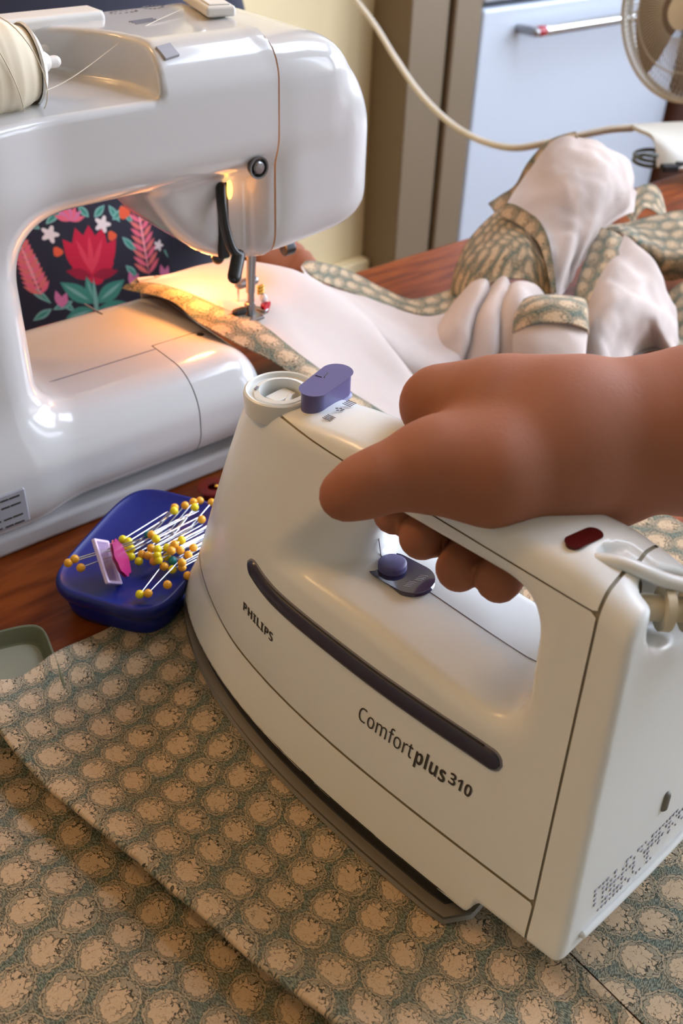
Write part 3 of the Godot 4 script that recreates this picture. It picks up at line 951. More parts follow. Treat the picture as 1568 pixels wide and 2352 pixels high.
	# the tall flap standing at the back
	wpart("white_panel", thick(sheet([[Vector3(0.5121, 0.0795, -0.0946), Vector3(0.5576, 0.0921, -0.1141), Vector3(0.5895, 0.1092, -0.1202), Vector3(0.6083, 0.1169, -0.1035), Vector3(0.6306, 0.1095, -0.0852), Vector3(0.6452, 0.0898, -0.0695), Vector3(0.6509, 0.0724, -0.0639)], [Vector3(0.5066, 0.0767, -0.0799), Vector3(0.5306, 0.0879, -0.0770), Vector3(0.5495, 0.1046, -0.0708), Vector3(0.5635, 0.1088, -0.0596), Vector3(0.5822, 0.1050, -0.0480), Vector3(0.5998, 0.0886, -0.0414), Vector3(0.6259, 0.0695, -0.0495)], [Vector3(0.5008, 0.0745, -0.0430), Vector3(0.5131, 0.0774, -0.0420), Vector3(0.5280, 0.0826, -0.0343), Vector3(0.5366, 0.0818, -0.0311), Vector3(0.5504, 0.0819, -0.0276), Vector3(0.5694, 0.0720, -0.0344), Vector3(0.5903, 0.0586, -0.0445)], [Vector3(0.4768, 0.0513, -0.0077), Vector3(0.4805, 0.0506, -0.0071), Vector3(0.4856, 0.0499, -0.0054), Vector3(0.5052, 0.0471, -0.0154), Vector3(0.5197, 0.0568, -0.0159), Vector3(0.5397, 0.0608, -0.0241), Vector3(0.5643, 0.0531, -0.0366)], [Vector3(0.4693, 0.0427, 0.0043), Vector3(0.4704, 0.0428, 0.0052), Vector3(0.4735, 0.0420, 0.0054), Vector3(0.4940, 0.0358, -0.0071), Vector3(0.5033, 0.0400, -0.0100), Vector3(0.5199, 0.0449, -0.0170), Vector3(0.5422, 0.0431, -0.0291)]], 50, 50, 0.0045, 12), 0.001), M.white_cloth, r)
	wpart("border", thick(sheet([[Vector3(0.5472, 0.0572, -0.1462), Vector3(0.5585, 0.0634, -0.1426), Vector3(0.5691, 0.0735, -0.1353), Vector3(0.5796, 0.0933, -0.1327), Vector3(0.5942, 0.1112, -0.1247), Vector3(0.6103, 0.1193, -0.1107)], [Vector3(0.5449, 0.0515, -0.1342), Vector3(0.5557, 0.0592, -0.1310), Vector3(0.5665, 0.0706, -0.1264), Vector3(0.5754, 0.0891, -0.1222), Vector3(0.5890, 0.1084, -0.1165), Vector3(0.6056, 0.1165, -0.1037)]], 36, 8, 0.001, 13), 0.0014), M.print, r)
	wpart("border", thick(sheet([[Vector3(0.5090, 0.0809, -0.0920), Vector3(0.5076, 0.0825, -0.0749), Vector3(0.5034, 0.0804, -0.0532), Vector3(0.4961, 0.0747, -0.0342), Vector3(0.4839, 0.0617, -0.0152), Vector3(0.4708, 0.0450, 0.0034)], [Vector3(0.4998, 0.0718, -0.0908), Vector3(0.4983, 0.0718, -0.0723), Vector3(0.4940, 0.0703, -0.0514), Vector3(0.4880, 0.0677, -0.0341), Vector3(0.4786, 0.0582, -0.0163), Vector3(0.4671, 0.0426, 0.0025)]], 36, 8, 0.001, 14), 0.0014), M.print, r)
	wpart("white_panel", thick(sheet([[Vector3(0.5770, 0.0699, -0.0423), Vector3(0.6003, 0.0756, -0.0527), Vector3(0.6351, 0.0819, -0.0621), Vector3(0.6527, 0.0725, -0.0624)], [Vector3(0.5692, 0.0578, -0.0369), Vector3(0.5845, 0.0612, -0.0404), Vector3(0.6114, 0.0617, -0.0459), Vector3(0.6375, 0.0581, -0.0529)]], 16, 12, 0.002, 15), 0.001), M.white_cloth, r)
	# the right hand mound with its border
	wpart("white_panel", thick(sheet([[Vector3(0.5771, 0.0607, -0.0166), Vector3(0.5695, 0.0621, 0.0003), Vector3(0.5699, 0.0528, 0.0181), Vector3(0.5719, 0.0358, 0.0368), Vector3(0.5692, 0.0157, 0.0544), Vector3(0.5581, -0.0023, 0.0709)], [Vector3(0.5417, 0.0565, -0.0016), Vector3(0.5295, 0.0589, 0.0186), Vector3(0.5242, 0.0520, 0.0374), Vector3(0.5289, 0.0358, 0.0575), Vector3(0.5336, 0.0173, 0.0718), Vector3(0.5289, -0.0022, 0.0870)], [Vector3(0.5093, 0.0419, 0.0098), Vector3(0.4895, 0.0491, 0.0352), Vector3(0.4828, 0.0477, 0.0556), Vector3(0.5041, 0.0327, 0.0608), Vector3(0.5325, 0.0096, 0.0619), Vector3(0.5415, -0.0172, 0.0714)], [Vector3(0.4792, 0.0255, 0.0251), Vector3(0.4560, 0.0358, 0.0526), Vector3(0.4520, 0.0377, 0.0721), Vector3(0.4821, 0.0191, 0.0669), Vector3(0.5087, -0.0109, 0.0619), Vector3(0.5194, -0.0295, 0.0647)], [Vector3(0.4513, 0.0098, 0.0497), Vector3(0.4324, 0.0189, 0.0739), Vector3(0.4300, 0.0205, 0.0918), Vector3(0.4454, 0.0093, 0.0946), Vector3(0.4639, -0.0083, 0.0868), Vector3(0.4706, -0.0187, 0.0863)]], 44, 44, 0.0045, 16), 0.001), M.white_cloth, r)
	wpart("border", thick(sheet([[Vector3(0.5719, 0.0638, -0.0406), Vector3(0.5434, 0.0538, -0.0254), Vector3(0.5169, 0.0441, -0.0106), Vector3(0.4931, 0.0329, 0.0049), Vector3(0.4811, 0.0259, 0.0180)], [Vector3(0.5687, 0.0655, -0.0252), Vector3(0.5421, 0.0581, -0.0078), Vector3(0.5133, 0.0477, 0.0075), Vector3(0.4881, 0.0381, 0.0201), Vector3(0.4751, 0.0291, 0.0312)], [Vector3(0.5739, 0.0609, -0.0096), Vector3(0.5479, 0.0572, 0.0047), Vector3(0.5188, 0.0501, 0.0181), Vector3(0.4939, 0.0411, 0.0271), Vector3(0.4756, 0.0287, 0.0353)]], 36, 14, 0.001, 17), 0.0014), M.print, r)
	# printed cloth falling away behind it
	wpart("print_fold", thick(sheet([[Vector3(0.6340, 0.0387, -0.0779), Vector3(0.6469, 0.0431, -0.0713), Vector3(0.6678, 0.0482, -0.0583), Vector3(0.6964, 0.0511, -0.0366), Vector3(0.7304, 0.0494, -0.0057)], [Vector3(0.6162, 0.0421, -0.0471), Vector3(0.6155, 0.0431, -0.0321), Vector3(0.6242, 0.0410, -0.0143), Vector3(0.6388, 0.0407, 0.0069), Vector3(0.6710, 0.0390, 0.0361)], [Vector3(0.6237, 0.0254, -0.0240), Vector3(0.6227, 0.0214, -0.0126), Vector3(0.6278, 0.0176, 0.0037), Vector3(0.6385, 0.0203, 0.0186), Vector3(0.6672, 0.0185, 0.0450)]], 30, 22, 0.0055, 18), 0.001), M.print, r)
	wpart("print_fold", thick(sheet([[Vector3(0.6901, 0.0354, -0.0924), Vector3(0.7291, 0.0473, -0.1120), Vector3(0.7437, 0.0479, -0.1001), Vector3(0.7249, 0.0350, -0.0703)], [Vector3(0.6631, 0.0361, -0.0667), Vector3(0.6961, 0.0428, -0.0781), Vector3(0.7044, 0.0398, -0.0680), Vector3(0.6964, 0.0355, -0.0459)]], 16, 12, 0.002, 19), 0.001), M.print, r)
	wpart("print_fold", thick(sheet([[Vector3(0.6050, 0.0134, 0.0213), Vector3(0.6204, 0.0231, 0.0250), Vector3(0.6503, 0.0304, 0.0435)], [Vector3(0.5715, 0.0025, 0.0530), Vector3(0.5743, 0.0074, 0.0671), Vector3(0.6052, 0.0144, 0.0866)], [Vector3(0.5333, -0.0126, 0.0847), Vector3(0.5333, -0.0130, 0.1016), Vector3(0.5618, -0.0090, 0.1221)]], 20, 20, 0.0055, 20), 0.001), M.print, r)

func pleat(r: Node3D, a: Array, b: Array, c: Array, k: int) -> void:
	var s := sheet([a, b, c], 24, 30, 0.003, 30 + k)
	var first := s.v.size()
	wpart("white_panel", thick(s, 0.001), M.white_cloth, r)
	var d := []
	for q in a: d.append((q as Vector3) + Vector3(0.012, -0.03, -0.012))
	var e := []
	for q in a: e.append((q as Vector3) + Vector3(0.0, 0.0012, 0.0))
	wpart("border", thick(sheet([e, d], 20, 10, 0.001, 40 + k), 0.001), M.print, r)

# ------------------------------------------------------------------ sewing machine
static func machine_field(p: Vector3) -> float:
	# column and arm
	var d := dbox(p, Vector3(-0.05, 0.135, -0.058), Vector3(0.096, 0.125, 0.056), 0.022)
	var arm := dbox(p, Vector3(0.06, 0.2225, -0.0565), Vector3(0.20, 0.0375, 0.0575), 0.024)
	d = smin(d, arm, 0.035)
	# head housing, set back below the arm's edge
	var hx := smax(0.126 + (0.185 - p.y) * 0.62 - p.x, p.x - 0.262, 0.02)
	var hy := smax(0.1285 + maxf(0.0, 0.2 - p.x) * 0.10 + maxf(0.0, p.x - 0.215) * 0.09 - p.y, p.y - 0.24, 0.02)
	var house := smax(smax(hx, hy, 0.03), absf(p.z + 0.061) - 0.043, 0.016)
	d = smin(d, house, 0.008)
	# smooth end cover
	var hr := 0.062 if p.y > 0.1925 else 0.034
	var q := Vector2(p.x - (0.2795 - hr), absf(p.y - 0.1925) - 0.0665 + hr)
	var round_end := Vector2(maxf(q.x, 0.0), maxf(q.y, 0.0)).length() + minf(maxf(q.x, q.y), 0.0) - hr
	round_end = smax(round_end, 0.1265 + maxf(0.0, p.x - 0.205) * 0.16 - p.y, 0.02)
	var cover := smax(smax(0.188 - p.x, round_end, 0.01), absf(p.z + 0.0565) - 0.0575, 0.03)
	d = smin(d, cover, 0.004)
	# nothing of the arm past the rounded end
	if p.x > 0.2: d = smax(d, round_end, 0.012)
	# bobbin-side scoop for the thread reel
	var scoop := smax(smax(0.2365 - p.y, p.x - 0.131 + 9.0 * (p.z + 0.02) * (p.z + 0.02), 0.004), -0.078 - p.z, 0.02)
	d = smax(d, -scoop, 0.004)
	return d

static func bed_field(p: Vector3) -> float:
	var q := Vector2(p.y - 0.048, p.z + 0.062)
	var e := Vector2(absf(p.y - 0.047) - 0.031 + 0.027, absf(p.z + 0.062) - 0.069 + 0.027)
	var body := Vector2(maxf(e.x, 0.0), maxf(e.y, 0.0)).length() + minf(maxf(e.x, e.y), 0.0) - 0.027
	body = smax(body, p.x - 0.189 + 3.0 * q.x * q.x, 0.022)
	return body

func build_machine() -> void:
	var r := thing("sewing_machine", "white sewing machine seen from behind with its lamp lit over white cloth", "sewing machine", Vector3(0.08, 0.0, -0.06))
	var lo := Vector3(-0.16, 0.0, -0.14)
	var both := func(p: Vector3) -> float: return smin(machine_field(p), bed_field(p), 0.022) if p.x < 0.11 else smin(machine_field(p), bed_field(p), 0.001)
	var all := nets(both, Vector3(-0.16, 0.012, -0.14), Vector3(0.316, 0.272, 0.018), 0.003)
	var seam := func(p: Vector3) -> float: return p.x - (0.2005 - 0.10 * smoothstep(0.215, 0.262, p.y) * 0.06)
	wpart("body", all.clip(func(p): return maxf(minf(0.1995 - p.x, p.y - 0.09), minf(maxf(0.1345 - p.x, -0.0465 - p.z), 0.09 - p.y))), M.shell, r)
	wpart("end_cover", all.clip(func(p): return minf(p.x - 0.2004, p.y - 0.105)), M.shell, r)
	wpart("free_arm", all.clip(func(p): return minf(minf(p.x - 0.1352, p.z + 0.0459), 0.105 - p.y)), M.shell, r)
	wpart("base_plate", MB.new().box(Vector3(-0.15, 0.0, -0.13), Vector3(0.175, 0.0145, 0.0), 0.004), M.shell_low, r)
	# bed details
	var bed := MB.new()
	bed.box(Vector3(0.176, 0.0775, -0.10), Vector3(0.186, 0.0784, -0.055), 0.0004, 1)
	wpart("needle_plate", bed, M.steel, r)
	wpart("bed_line", MB.new().tube([Vector3(0.05, 0.07805, -0.041), Vector3(0.134, 0.07805, -0.041)], 0.0004, 6), M.grey_ink, r)
	wpart("bed_line", MB.new().tube([Vector3(0.129, 0.0781, -0.124), Vector3(0.131, 0.0781, -0.104)], 0.0006, 6), M.grey_ink, r)
	wpart("screw_hole", MB.new().lathe([Vector2(0.0024, 0.0), Vector2(0.0024, 0.0006), Vector2(0.0, 0.0008)], 16, Transform3D(Basis(), Vector3(0.168, 0.0775, -0.042))), M.dull_black, r)
	# rating label with its print
	var tilt := Transform3D(Basis(Vector3(1, 0, 0), 0.0), Vector3(-0.012, 0.0385, 0.0083))
	var lab := wpart("rating_label", MB.new().rbox(Vector3(0.062, 0.0225, 0.0036), 0.001, tilt, 2), M.label, r)
	var ink := MB.new()
	for k in 4:
		for j in 9:
			ink.rbox(Vector3(0.0035 + 0.0012 * ((j * 7 + k * 3) % 3), 0.0011, 0.0004), 0.0001, tilt * Transform3D(Basis(), Vector3(-0.022 + j * 0.0058, 0.008 - k * 0.0048 - (0.003 if k > 1 else 0.0), 0.0019)), 1)
	wpart("label_print", ink, M.print_ink, lab)
	# needle, presser bar, foot
	var bar := MB.new()
	bar.tube([Vector3(0.2085, 0.135, -0.040), Vector3(0.2065, 0.098, -0.040)], 0.0030, 14, false)
	bar.tube([Vector3(0.2065, 0.104, -0.0395), Vector3(0.2062, 0.084, -0.0395)], 0.0023, 12)
	wpart("presser_bar", bar, M.steel, r)
	wpart("needle_bar", MB.new().tube([Vector3(0.2075, 0.14, -0.056), Vector3(0.2075, 0.102, -0.056)], 0.0028, 12), M.steel, r)
	var nd := wpart("needle", MB.new().tube([Vector3(0.2075, 0.105, -0.056), Vector3(0.2075, 0.081, -0.056)], [0.001, 0.0005], 8), M.chrome, r)
	wpart("needle_clamp", MB.new().tube([Vector3(0.2045, 0.1, -0.050), Vector3(0.2165, 0.1, -0.050)], 0.0032, 12), M.steel, nd)
	var foot := MB.new()
	foot.rbox(Vector3(0.016, 0.0022, 0.024), 0.0009, Transform3D(Basis(), Vector3(0.2035, 0.0822, -0.043)), 2)
	foot.rbox(Vector3(0.006, 0.009, 0.006), 0.0012, Transform3D(Basis(), Vector3(0.206, 0.0865, -0.0405)), 2)
	foot.rbox(Vector3(0.0045, 0.0026, 0.02), 0.0009, Transform3D(Basis(Vector3.UP, 0.5), Vector3(0.213, 0.0825, -0.046)), 2)
	var ft := wpart("presser_foot", foot, M.steel, r)
	wpart("foot_screw", MB.new().tube([Vector3(0.2, 0.0865, -0.040), Vector3(0.1945, 0.0865, -0.040)], 0.0028, 12), M.dull_black, ft)
	wpart("guide_plate", MB.new().rbox(Vector3(0.026, 0.0012, 0.02), 0.0005, Transform3D(Basis(Vector3(0, 0, 1), 0.12), Vector3(0.188, 0.0865, -0.05)), 1), M.lilac, ft, "clear plastic guide beside the foot")
	# thread charm at the foot: gold, white and red beads
	var ch := MB.new()
	for k in 3: ch.tube([Vector3(0.2145, 0.0985 - k * 0.0022, -0.0425), Vector3(0.218, 0.0985 - k * 0.0022, -0.0425)], 0.0011, 8)
	wpart("clamp_screw", ch, mat(Color8(226, 176, 84), 0.25, 0.9), r)
	wpart("bead", MB.new().ball(Vector3(0.2175, 0.0905, -0.041), Vector3(0.0026, 0.003, 0.0026)), mat(Color8(226, 222, 226), 0.3), r)
	var heart := PackedVector2Array()
	for k in 24:
		var a := TAU * k / 24
		heart.append(Vector2(0.0034 * pow(sin(a), 3.0), 0.0031 * (0.8 * cos(a) - 0.32 * cos(2 * a) - 0.13 * cos(3 * a) - 0.06 * cos(4 * a))))
	wpart("bead", MB.new().prism(heart, 0.003, Transform3D(Basis(Vector3.UP, 0.4), Vector3(0.2175, 0.085, -0.041)), 0.0008), mat(Color8(186, 14, 40), 0.2), r, "small red bead by the presser foot")
	# presser lever in its slot
	wpart("lever_slot", MB.new().rbox(Vector3(0.0075, 0.046, 0.004), 0.0015, Transform3D(Basis(Vector3(0, 0, 1), 0.0), Vector3(0.1735, 0.159, -0.0188)), 2), M.dull_black, r)
	var lv := MB.new()
	lv.tube(spline([Vector3(0.1716, 0.180, -0.0165), Vector3(0.1690, 0.1705, -0.012), Vector3(0.1690, 0.1590, -0.0095), Vector3(0.1705, 0.1475, -0.006), Vector3(0.1738, 0.1425, -0.004)], 16), 0.0026, 10, true, 1.3)
	lv.tube([Vector3(0.1738, 0.1425, -0.004), Vector3(0.1665, 0.1335, 0.002)], 0.0042, 12, true, 0.8)
	wpart("presser_lever", lv, M.black, r)
	wpart("thumb_screw", MB.new().lathe([Vector2(0.0, 0.0), Vector2(0.0045, 0.0005), Vector2(0.005, 0.002), Vector2(0.005, 0.008), Vector2(0.0035, 0.009), Vector2(0.0, 0.009)], 18, Transform3D(Basis(Vector3(0, 0, 1), PI / 2), Vector3(0.2575, 0.110, -0.062))), M.black, r)
	wpart("thumb_screw", MB.new().ball(Vector3(0.189, 0.1225, -0.050), Vector3(0.0042, 0.0048, 0.004)), M.black, r)
	wpart("thread_guide_pin", MB.new().tube([Vector3(0.197, 0.124, -0.056), Vector3(0.206, 0.122, -0.056)], 0.0016, 8), M.black, r)
	# slotted screw in a round recess
	var sc := Transform3D(Basis(Vector3(1, 0, 0), PI / 2), Vector3(0.1865, 0.1925, 0.0003))
	var hole := wpart("screw_recess", MB.new().lathe([Vector2(0.0, -0.004), Vector2(0.0052, -0.004), Vector2(0.0052, 0.0004), Vector2(0.0062, 0.0006), Vector2(0.0062, -0.001)], 24, sc), mat(Color8(92, 90, 90), 0.5), r)
	wpart("screw", MB.new().lathe([Vector2(0.0036, -0.003), Vector2(0.0036, 0.0002), Vector2(0.0028, 0.0012), Vector2(0.0, 0.0014)], 20, sc), M.steel, hole)
	# lamp: the lit bulb shows beside the lever, its light falls on the cloth
	var bulb := wpart("lamp_bulb", MB.new().ball(Vector3(0.1778, 0.1770, -0.0175), Vector3(0.0021, 0.0058, 0.0021), 14), M.bulb, r, "glowing yellow sewing lamp")
	lamp_light(Vector3(0.1778, 0.1770, -0.0175), 0.0003, 0.002)
	var b2 := wpart("lamp_bulb", MB.new().ball(Vector3(0.187, 0.1302, -0.064), Vector3(0.0035, 0.0035, 0.006), 14), M.bulb, r)
	lamp_light(Vector3(0.187, 0.1268, -0.064), 0.009, 0.001)
	# reel deck: folded carrying handle, post and diagram
	var ca := wpart("carry_handle", MB.new().rbox(Vector3(0.145, 0.008, 0.019), 0.003, Transform3D(Basis(), Vector3(0.068, 0.2605, -0.083)), 2), M.shell_matt, r)
	wpart("rail", MB.new().rbox(Vector3(0.145, 0.0045, 0.006), 0.0015, Transform3D(Basis(), Vector3(0.066, 0.2495, -0.074)), 2), M.shell_matt, ca)
	for k in [0.03, 0.062, 0.108]: wpart("web", MB.new().rbox(Vector3(0.006, 0.010, 0.004), 0.001, Transform3D(Basis(), Vector3(k, 0.2535, -0.077)), 1), M.shell_matt, ca)
	wpart("reel_post", MB.new().lathe([Vector2(0.0065, 0.233), Vector2(0.0062, 0.2505), Vector2(0.005, 0.2528), Vector2(0.0, 0.2532)], 20, Transform3D(Basis(), Vector3(0.1265, 0.004, -0.066))), M.shell_matt, r)
	wpart("reel_pin", MB.new().tube([Vector3(-0.02, 0.253, -0.03), Vector3(0.088, 0.253, -0.03)], 0.0028, 12), M.shell_matt, r)
	# moulded thread guide with its screw
	var g := Transform3D(Basis(Vector3.UP, -0.28), Vector3(0.2, 0.264, -0.066))
	var tg := wpart("thread_guide", MB.new().rbox(Vector3(0.017, 0.0055, 0.05), 0.0018, g, 3).rbox(Vector3(0.012, 0.0012, 0.042), 0.0005, g * Transform3D(Basis(), Vector3(0, 0.003, 0.001)), 1).rbox(Vector3(0.009, 0.006, 0.008), 0.0015, g * Transform3D(Basis(), Vector3(0.0, -0.0045, 0.016)), 2), M.shell_matt, r)
	wpart("screw", MB.new().lathe([Vector2(0.0075, 0.0), Vector2(0.0075, 0.003), Vector2(0.004, 0.0035), Vector2(0.004, 0.012), Vector2(0.0, 0.012)], 20, g * Transform3D(Basis(), Vector3(0, 0.0028, -0.019))), M.chrome, tg)
	var dg := MB.new()
	for k in 5: dg.rbox(Vector3(0.016 - 0.002 * (k % 2), 0.0003, 0.0007), 0.0001, Transform3D(Basis(Vector3.UP, 0.15), Vector3(0.1545, 0.2604, -0.062 + k * 0.0017)), 1)
	for k in 14:
		var a := TAU * k / 14
		dg.rbox(Vector3(0.0018, 0.0003, 0.0005), 0.0001, Transform3D(Basis(Vector3.UP, -a), Vector3(0.157 + 0.008 * sin(a), 0.2604, -0.085 + 0.003 * cos(a))), 1)
		dg.rbox(Vector3(0.0018, 0.0003, 0.0005), 0.0001, Transform3D(Basis(Vector3.UP, 0.2 * sin(k)), Vector3(0.178 + 0.006 * cos(a), 0.2604, -0.089 + 0.004 * sin(a))), 1)
	wpart("threading_diagram", dg, M.grey_ink, r)
	wpart("thread_slot", MB.new().rbox(Vector3(0.0095, 0.004, 0.0085), 0.0005, Transform3D(Basis(Vector3(1, 0, 0), 0.58) * Basis(Vector3.UP, 0.15), Vector3(0.1388, 0.2550, -0.0100)), 1), M.label, r)
	# reel of thread, lying on its pin
	var sp := thing("thread_reel", "large reel of cream thread lying on top of the sewing machine", "thread reel", Vector3(0.04, 0.2325, -0.03))
	var lie := Transform3D(Basis(Vector3(0, 0, 1), -PI / 2), Vector3(0.0, 0.2535, -0.03))
	var pf := [Vector2(0.004, -0.045)]
	for k in 61:
		var x := -0.045 + 0.118 * k / 60.0
		pf.append(Vector2(0.0205 + 0.00025 * sin(k * 2.1) + 0.0015 * sin(PI * k / 60.0) - 0.004 * maxf(0.0, (k - 54) / 6.0), x))
	pf.append(Vector2(0.004, 0.073))
	wpart("thread", MB.new().lathe(pf, 40, lie), M.spool, sp)
	wpart("cap", MB.new().lathe([Vector2(0.018, 0.0728), Vector2(0.0185, 0.074), Vector2(0.0145, 0.077), Vector2(0.006, 0.0785), Vector2(0.0045, 0.083), Vector2(0.0032, 0.0845), Vector2(0.0, 0.085)], 32, lie), M.shell_matt, sp)
	for k in 5:
		var ring := []
		for j in 33:
			var a := TAU * j / 32
			ring.append(lie * Vector3(cos(a) * 0.0221, 0.066 - k * 0.0085 + 0.007 * sin(a + 0.7 + k), sin(a) * 0.0221))
		wpart("loose_turn", MB.new().tube(ring, 0.00028, 5, false), mat(Color8(204, 192, 168), 0.8), sp)
	solo("sewing_thread", MB.new().tube(spline([Vector3(0.045, 0.2405, -0.014), Vector3(0.088, 0.2445, -0.024), Vector3(0.14, 0.2585, -0.044), Vector3(0.185, 0.2622, -0.068)], 24), 0.00022, 5, false), M.thread, "single cream thread running from the reel to the guide", "thread")

func lamp_light(at: Vector3, energy: float, size: float) -> void:
	var o := OmniLight3D.new()
	o.name = numbered("sewing_lamp_light")
	o.light_color = Color8(255, 160, 80)
	o.light_energy = energy
	o.light_size = size
	o.omni_range = 6.0
	o.omni_attenuation = 2.0
	o.shadow_enabled = true
	o.position = at
	add_child(o)

# ------------------------------------------------------------------ the iron, in its own axes: x to the tip, y up, z to the far side
static func iron_side(p: Vector3) -> float:
	var t := clampf((p.y - 0.036) / 0.125, 0.0, 1.1)
	var wide := lerpf(0.046, 0.0215 - 0.03 * p.x, t)
	var front := 0.261 - 0.048 * t
	if p.y < 0.036:
		var s := clampf((0.036 - p.y) / 0.026, 0.0, 1.4)
		wide = 0.046 + 0.0072 * s
		front = 0.261 + 0.013 * s
	var n := 3.6 * pow(3.9, t)
	var m := 1.2 + 0.8 * t
	var a := absf(p.z) / wide
	var s2 := maxf(p.x, 0.0) / front
	var f := pow(a, m) + pow(s2, n) - 1.0
	var ga := m / wide * pow(maxf(a, 0.05), m - 1.0)
	var gs := n / front * pow(s2, n - 1.0)
	return f / maxf(sqrt(ga * ga + gs * gs), 12.0)

static func iron_field(p: Vector3) -> float:
	var d := iron_side(p)
	var top := 0.167 - 0.0055 * smoothstep(0.14, 0.195, p.x) - 9.0 * p.z * p.z - 0.006 * smoothstep(0.05, 0.02, p.x)
	d = smax(d, p.y - top, 0.007)
	var low := lerpf(0.0185, 0.0105, smoothstep(0.0405, 0.0455, p.x))
	d = smax(d, low - p.y, 0.003)
	var heel := -0.0005 + (p.y - 0.018) * 0.155 - 0.10 * p.z - 0.001 * (1.0 - pow(p.z / 0.05, 2.0))
	d = smax(d, (heel - p.x) * 0.985, 0.0035)
	# the hand opening, wider at the sides than in the middle
	var z2 := p.z * p.z
	var ahead := 0.150 - (p.y - 0.10) * 0.5 + 35.0 * z2
	var floor_y := 0.1035 - 0.0045 * smoothstep(0.14, 0.06, p.x) - 2.5 * z2
	var hole := smax(p.x - ahead, 0.050 + (p.y - 0.1) * 0.12 - 3.0 * z2 - p.x, 0.016)
	hole = smax(hole, smax(p.y - 0.1492 - 2.0 * z2, floor_y - p.y, 0.012), 0.018)
	d = smax(d, -hole, 0.006)
	# hollow under the cord outlet
	var c := cone(p, Vector3(0.0265, 0.1500, 0.0), Vector3(-0.03, 0.142, 0.052), 0.0105, 0.014)
	d = smax(d, -c, 0.008)
	d = smax(d, -minf(cone(p, Vector3(0.0440, 0.1655, -0.0035), Vector3(0.0400, 0.1665, 0.0035), 0.0025, 0.0025), cone(p, Vector3(0.0400, 0.1665, 0.0035), Vector3(0.0270, 0.1640, 0.0045), 0.0025, 0.0035)), 0.002)
	# well of the water filler
	var fx := Vector2(p.x - 0.1975, p.z + 0.001).length()
	return smax(d, -smax(fx - 0.0096, 0.1525 - p.y, 0.001), 0.001)

static func low_joint(u: float) -> float:
	return 0.0362 + 0.0075 * smoothstep(0.195, 0.255, u)

static func high_joint(u: float) -> float:
	return 0.1556 + 0.0245 * (u - 0.035)

func iron_wall(u: float, y: float, lift := 0.0002) -> Array:
	var a := 0.0
	var b := 0.07
	for k in 26:
		var m := (a + b) * 0.5
		if iron_field(Vector3(u, y, -m)) < 0.0: a = m
		else: b = m
	var p := Vector3(u, y, -(a + b) * 0.5)
	var h := 0.0005
	var f0 := iron_field(p)
	var g := Vector3(iron_field(p + Vector3(h, 0, 0)) - f0, iron_field(p + Vector3(0, h, 0)) - f0, iron_field(p + Vector3(0, 0, h)) - f0).normalized()
	return [p + g * lift, g]

